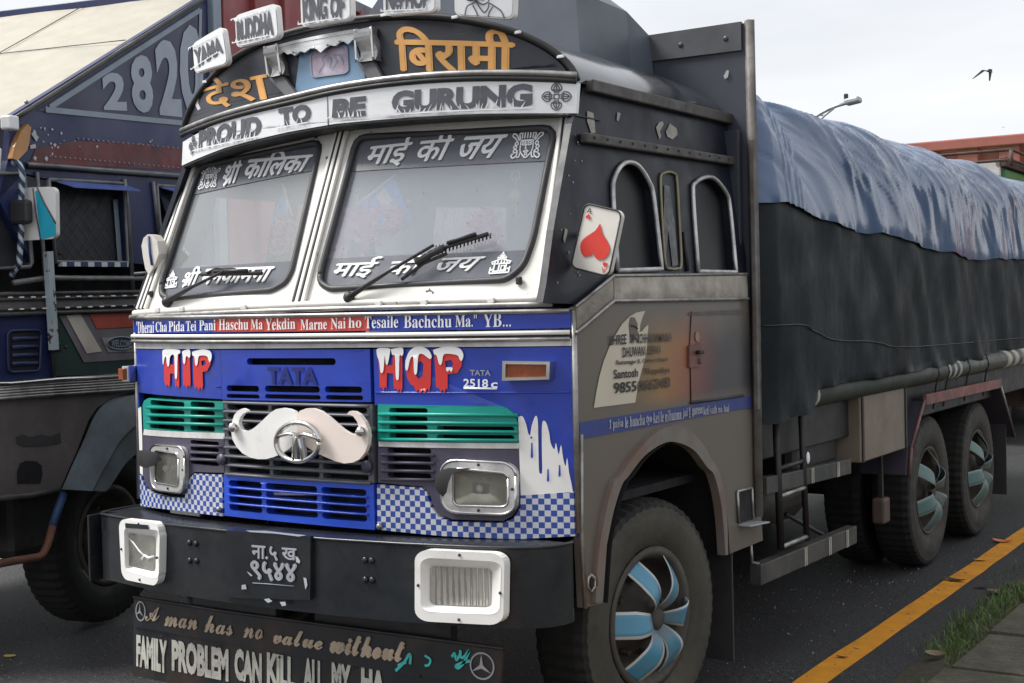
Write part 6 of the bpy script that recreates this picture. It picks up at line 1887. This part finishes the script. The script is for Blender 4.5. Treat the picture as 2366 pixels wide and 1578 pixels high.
    fo = [(760, 128), (690, 130), (600, 142), (545, 158), (495, 195), (455, 255), (410, 360), (350, 490), (300, 605)]
    fm = [(760, 230), (690, 240), (620, 265), (560, 305), (500, 370), (440, 470), (400, 540), (365, 610)]
    fi = [(760, 330), (690, 350), (640, 378), (580, 425), (520, 480), (480, 540), (440, 598), (420, 612)]
    A, Bm, Bi = [[S.inv(*p) for p in smoothline(kB(*x), 6)] for x in (fo, fm, fi)]
    n = min(len(A), len(Bm), len(Bi))
    rs = lambda P: [P[round(i*(len(P)-1)/(n-1))] for i in range(n)]
    A, Bm, Bi = rs(A), rs(Bm), rs(Bi)
    V, Fc = [], []
    for i in range(n): V += [S.map(*A[i], .01), S.map(*A[i], .06), S.map(*Bm[i], .13), S.map(*Bm[i], .115), S.map(*Bi[i], .14), S.map(*Bi[i], -.3)]
    for i in range(n-1):
        for k in range(5): Fc.append([6*i+k, 6*i+k+1, 6*i+k+7, 6*i+k+6])
    fd = mk('fender', V, Fc, leftfender, K, True)
    fm_ = fd.modifiers.new('split', 'EDGE_SPLIT')
    fm_.split_angle = R(38)
    # mirror far side of arch continues behind the blue fronted truck
    V2 = []
    box('chassis_mass', LP(.2, 1.2, .78), (1.5, 3.2, .45), dark, K, .02, LROT)
    box('side_tank', LP(-.45, .28, .72), (.4, .55, .4), steeldark, K, .05, LROT)
    bl = tube('guard_bar', [S.map(*S.inv(*p), .0) for p in kB((318, 622), (290, 700), (262, 785))], .024, M('scuffed blue bar', (.04, .09, .2), .5, var=.25), K)
    tube('guard_bar', [S.map(*S.inv(*p), .0) for p in kB((262, 785), (236, 885), (215, 925), (190, 942), (90, 958), (-60, 985))], .022, M('rusty bar', (.16, .07, .045), .65, var=.3), K)
    wl = make_wheel(LP(.1, .2, .525), darktyre, bladeblue, True, 0, parent=K, dress=False)
    wl.rotation_euler = (0, 0, math.atan2(.228, .974))
    for a, w_ in ((.1, 2.1), (4.9, .2), (4.9, 2.1), (6.2, .2), (6.2, 2.1)):
        w2 = make_wheel(LP(a, w_, .525), darktyre, bladeblue, False, 0, parent=K, dress=False) if a > 4 else make_wheel(LP(a, w_, .525), darktyre, bladeblue, True, 0, parent=K, dress=False)
        w2.rotation_euler = (0, 0, math.atan2(.228, .974))
    # red cargo body behind the cab
    cb = box('cargo_body', LP(4.2, 1.18, 2.35), (2.36, 6.0, 2.9), redbody, K, .01, LROT)
    box('side_wall', LP(4.2, .03, 3.9), (.06, 6.0, .92), redbody, cb, .006, LROT)
    for i in range(14): box('body_rib', LP(1.35+.42*i, -.02, 2.7), (.05, .07, 3.2), redbody, cb, .006, LROT)
    box('body_post', LP(1.24, -.015, 2.7), (.06, .1, 3.3), palegrey, cb, .006, LROT)
    box('top_rail', LP(4.2, -.012, 4.32), (.05, 6.0, .09), waist, cb, .006, LROT)
    box('headboard', LP(1.17, 1.18, 3.35), (2.36, .05, 1.3), navy, K, .006, LROT)
    # mirror on its striped arm
    MP = Plane(LA+LD*(-.70)+LN*.22, LN, (0, 0, 1))
    q = kA((98, 764), (305, 752), (300, 470), (90, 478))
    mi = sheet('mirror', MP, rq(q, .16, .11), white, K, th=.03)
    sheet('cyan_flash', MP, kA((190, 500), (200, 490), (245, 570), (300, 680), (305, 735), (222, 757), (208, 650)), cyan, mi, off=.004)
    for L_ in (((178, 478), (192, 600), (220, 760)), ((200, 475), (240, 560), (302, 672))): stube('pin_line', MP, kA(*L_), .0035, M('brown pin line', (.12, .07, .06), .5) if 'brown pin line' not in bpy.data.materials else bpy.data.materials['brown pin line'], mi, off=.005)
    arm = [MP.map(*MP.inv(*p), .05) for p in kA((72, 342), (118, 342), (142, 362), (155, 410), (152, 470), (150, 600), (148, 740), (140, 850), (138, 890), (110, 930), (68, 950))]
    arm[0] = S.map(*S.inv(*kA((70, 345))), .0)
    arm[-1] = S.map(*S.inv(*kA((66, 952))), .0)
    tube('mirror_arm', smoothline([tuple(p) for p in arm], 4), .016, candy, K)
    c = MP.map(*MP.inv(*kA((155, 612))), .06)
    box('clamp', c, (.13, .05, .13), rubber, mi, .03, LROT)
    # grey canvas over its load
    V, Fc = [], []
    n, m = 40, 24
    for i in range(n+1):
        for j in range(m+1):
            a, w_ = 1.12+5.9*i/n, .08+2.36*j/m
            u = (w_-1.18)/1.22
            z = 3.99+.03*noise.noise((a*2, w_*2, 3))+.025*noise.noise((a*6, w_*5, 9))
            if i < 2: z -= .05*(2-i)+.04*noise.noise((w_*7, 0, 1))
            V.append(LP(a, w_, z))
    for i in range(n):
        for j in range(m): Fc.append([i*(m+1)+j, i*(m+1)+j+1, (i+1)*(m+1)+j+1, (i+1)*(m+1)+j])
    tp = mk('tarpaulin', V, Fc, M('grey blue canvas', (.12, .135, .17), .45, var=.25, dirt=(.08, .09, .12), da=.45, bump=.4, bs=9))
    tag(tp, 'grey tarpaulin with ragged front edge over the load of the truck numbered 2820', 'tarpaulin')
left_truck()

# ------------------------------------------------------------------ background on the right
def background():
    kC = crop(1972/566, 1800, 150)
    P = Plane((0, 17, 0), (1, 0, 0), (0, 0, 1))
    a, b, c_ = P.inv(*kC((900, 652))), P.inv(*kC((1972, 570))), P.inv(*kC((1870, 620)))
    zt = (a[1]+b[1])/2+.02
    ct = empty('shipping_container', (a[0]+2.4, 18.3, 0), 'red corrugated cargo container beyond the blue plastic sheet', 'container')
    V, Fc = [], []
    x = a[0]-.2
    i = 0
    X = []
    while x < a[0]+5.0:
        for d, o in ((0, 0), (.30, 0), (.34, .13), (.58, .13)): X.append((x+d, 17+o))
        x += .62
    for x, y in X: V += [(x, y, .9), (x, y, zt-.16)]
    for i in range(len(X)-1): Fc.append([2*i, 2*i+2, 2*i+3, 2*i+1])
    mk('corrugated_side', V, Fc, contred, ct, False)
    box('top_rail', (a[0]+2.45, 17.0, zt-.08), (5.4, .16, .16), contred, ct, .02)
    box('container_body', (a[0]+2.45, 18.35, zt/2+.4), (5.2, 2.4, zt-1.0), contred, ct, .02)
    box('load_bed', (a[0]+2.45, 18.3, .75), (5.4, 2.3, .3), steeldark, ct, .02)
    for i in range(3):
        for y in (17.4, 19.2):
            w_ = make_wheel((a[0]+1.2+1.3*i, y, .515), darktyre, bladeblue, False, 0, parent=ct, dress=False)
            w_.rotation_euler = (0, 0, R(-90))
    # green truck body with white swirled frame
    G = Plane((0, 12.5, 0), (1, 0, 0), (0, 0, 1))
    gt = empty('cargo_truck', (3.0, 15, 0), 'green bodied truck with a white swirled frame and rusty rail, beyond the sheeted load', 'truck')
    xr = G.inv(*kC((1772, 757)))
    zt2 = xr[1]
    x0, x1 = xr[0]-2.3, xr[0]
    bd = box('cargo_body', ((x0+x1)/2, 15.1, zt2/2+.35), (2.3, 5.0, zt2-.7), greenbody, gt, .02)
    for cx, cz, sx, sz in (((x0+x1)/2, zt2-.1, 2.3, .2), (x1-.1, zt2/2+.3, .2, zt2-1.2), (x0+.1, zt2/2+.3, .2, zt2-1.2)):
        box('swirled_frame', (cx, 12.57-(.01 if sz > .3 else 0), cz-(.2 if sz > .3 else 0)), (sx, .06, sz-(0 if sz < .3 else .1)), marblem, bd, .01)
    rr = [G.inv(*p) for p in kC((1060, 700), (1815, 690))]
    zr = rr[1][1]
    for z in (zr, zr-.12):
        tube('roof_rail', [(x0-.1, 12.45, z), (x1+.15, 12.45, z), (x1+.15, 17.6, z)], .018, rustbrown, gt)
    for yy in (12.45, 13.6, 14.8, 16, 17.5): tube('rail_post', [(x1+.15, yy, zt2-.1), (x1+.15, yy, zr)], .025, rustbrown, gt)
    for xx in (x0, x0+.8, x0+1.6): tube('rail_post', [(xx, 12.45, zt2-.1), (xx, 12.45, zr)], .025, rustbrown, gt)
    box('side_board', (x1+.02, 15.1, zt2-.5), (.06, 5.0, .75), greenbody, gt, .01)
    box('top_beam', (x1+.03, 15.1, zt2-.03), (.08, 5.1, .12), rustbrown, gt, .01)
    box('load_bed', ((x0+x1)/2, 15.1, .85), (2.1, 5.0, .25), steeldark, gt, .01)
    for x in (x0+.3, x1-.3):
        for y in (13.3, 16.2): make_wheel((x, y, .515), darktyre, bladeblue, False, 0, parent=gt, dress=False)
    # street lamp
    Lp = Plane((0, 30, 0), (1, 0, 0), (0, 0, 1))
    f = lambda *p: [Lp.map(*Lp.inv(*q)) for q in kC(*p)]
    arm = f((245, 460), (320, 400), (400, 355), (470, 328), (540, 308))
    base = arm[0]+Vector((-.35, 0, -.8))
    sl = empty('street_lamp', (base.x, 30, 0), 'grey street lamp with a curved braced arm rising behind the blue sheet', 'street lamp')
    tube('pole', [(base.x, 30, 0), (base.x, 30, base.z)], .09, lampgrey, sl, rads=[.11, .075])
    tube('arm', [(base.x, 30, base.z-.1)]+[tuple(p) for p in arm], .045, lampgrey, sl)
    st = f((300, 475), (370, 405), (440, 350))
    tube('brace', [(base.x, 30, base.z-.6)]+[tuple(p) for p in st], .03, lampgrey, sl)
    for p, q in (((318, 402), (305, 465)), ((318, 402), (360, 408))):
        a_, b_ = f(p, q)
        tube('strut', [a_, b_], .02, lampgrey, sl)
    hd = f((535, 305), (655, 275))
    m_ = (hd[0]+hd[1])/2
    ang = math.atan2(hd[1].z-hd[0].z, hd[1].x-hd[0].x)
    box('lamp_head', m_, ((hd[1]-hd[0]).length, .35, .16), lampgrey, sl, .05, Matrix.Rotation(-ang, 4, 'Y'))
    pc = f((540, 270))[0] if False else Lp.map(*Lp.inv(*kC((540, 272))))
    box('photocell', pc, (.1, .1, .26), steeldark, sl, .02)
    # birds
    Bp = Plane((0, 20, 0), (1, 0, 0), (0, 0, 1))
    def bird(p, s, label):
        c = Bp.map(*Bp.inv(*kC(p)))
        V, Fc = [], []
        out = []
        # body along +x, wings up and to the sides; built as one surface
        body = [(-.9, 0, .02), (-.45, .12, .05), (0, .17, .03), (.45, .13, .0), (.8, .07, .06), (1.0, .0, .03)]
        n = 8
        for x, r_, z in [(a_, max(.015, b_), c2) for a_, b_, c2 in body]:
            for k in range(n): V.append((x*.55, r_*.55*math.cos(2*math.pi*k/n), z+r_*.55*math.sin(2*math.pi*k/n)))
        for i in range(len(body)-1):
            for k in range(n): Fc.append([i*n+k, i*n+(k+1) % n, (i+1)*n+(k+1) % n, (i+1)*n+k])
        for s_, tip in ((1, (-.35, .5, -1.0)), (-1, (-1.1, -.5, -.75))):
            k = len(V)
            mid = (-.15, s_*.55, .22)
            V += [(.22, s_*.05, .05), (-.2, s_*.05, .04), (mid[0]+.2, mid[1], mid[2]), (mid[0]-.25, mid[1], mid[2]-.03), (tip[0]+.12, tip[1]+s_*.4, tip[2]), (tip[0]-.05, tip[1]+s_*.42, tip[2]-.08)]
            V += [(a_, b_, c2-.03) for a_, b_, c2 in V[k:k+6]]
            for o in (0, 6): Fc += [[k+o, k+o+1, k+o+3, k+o+2], [k+o+2, k+o+3, k+o+5, k+o+4]]
            Fc += [[k, k+2, k+8, k+6], [k+2, k+4, k+10, k+8], [k+1, k+3, k+9, k+7], [k+3, k+5, k+11, k+9], [k+4, k+5, k+11, k+10]]
        b_ = mk('bird', [(x*s, y*s, z*s) for x, y, z in V], Fc, birdm, None)
        b_.location = c
        b_.rotation_euler = (R(10), R(18), R(-20))
        tag(b_, label, 'bird', 'birds in the sky')
    bird((1685, 55), .17, 'dark bird with drooping wings flying in the sky above the street lamp level')
    bird((1808, 500), .022, 'tiny far bird, a speck in the sky above the red container')
background()
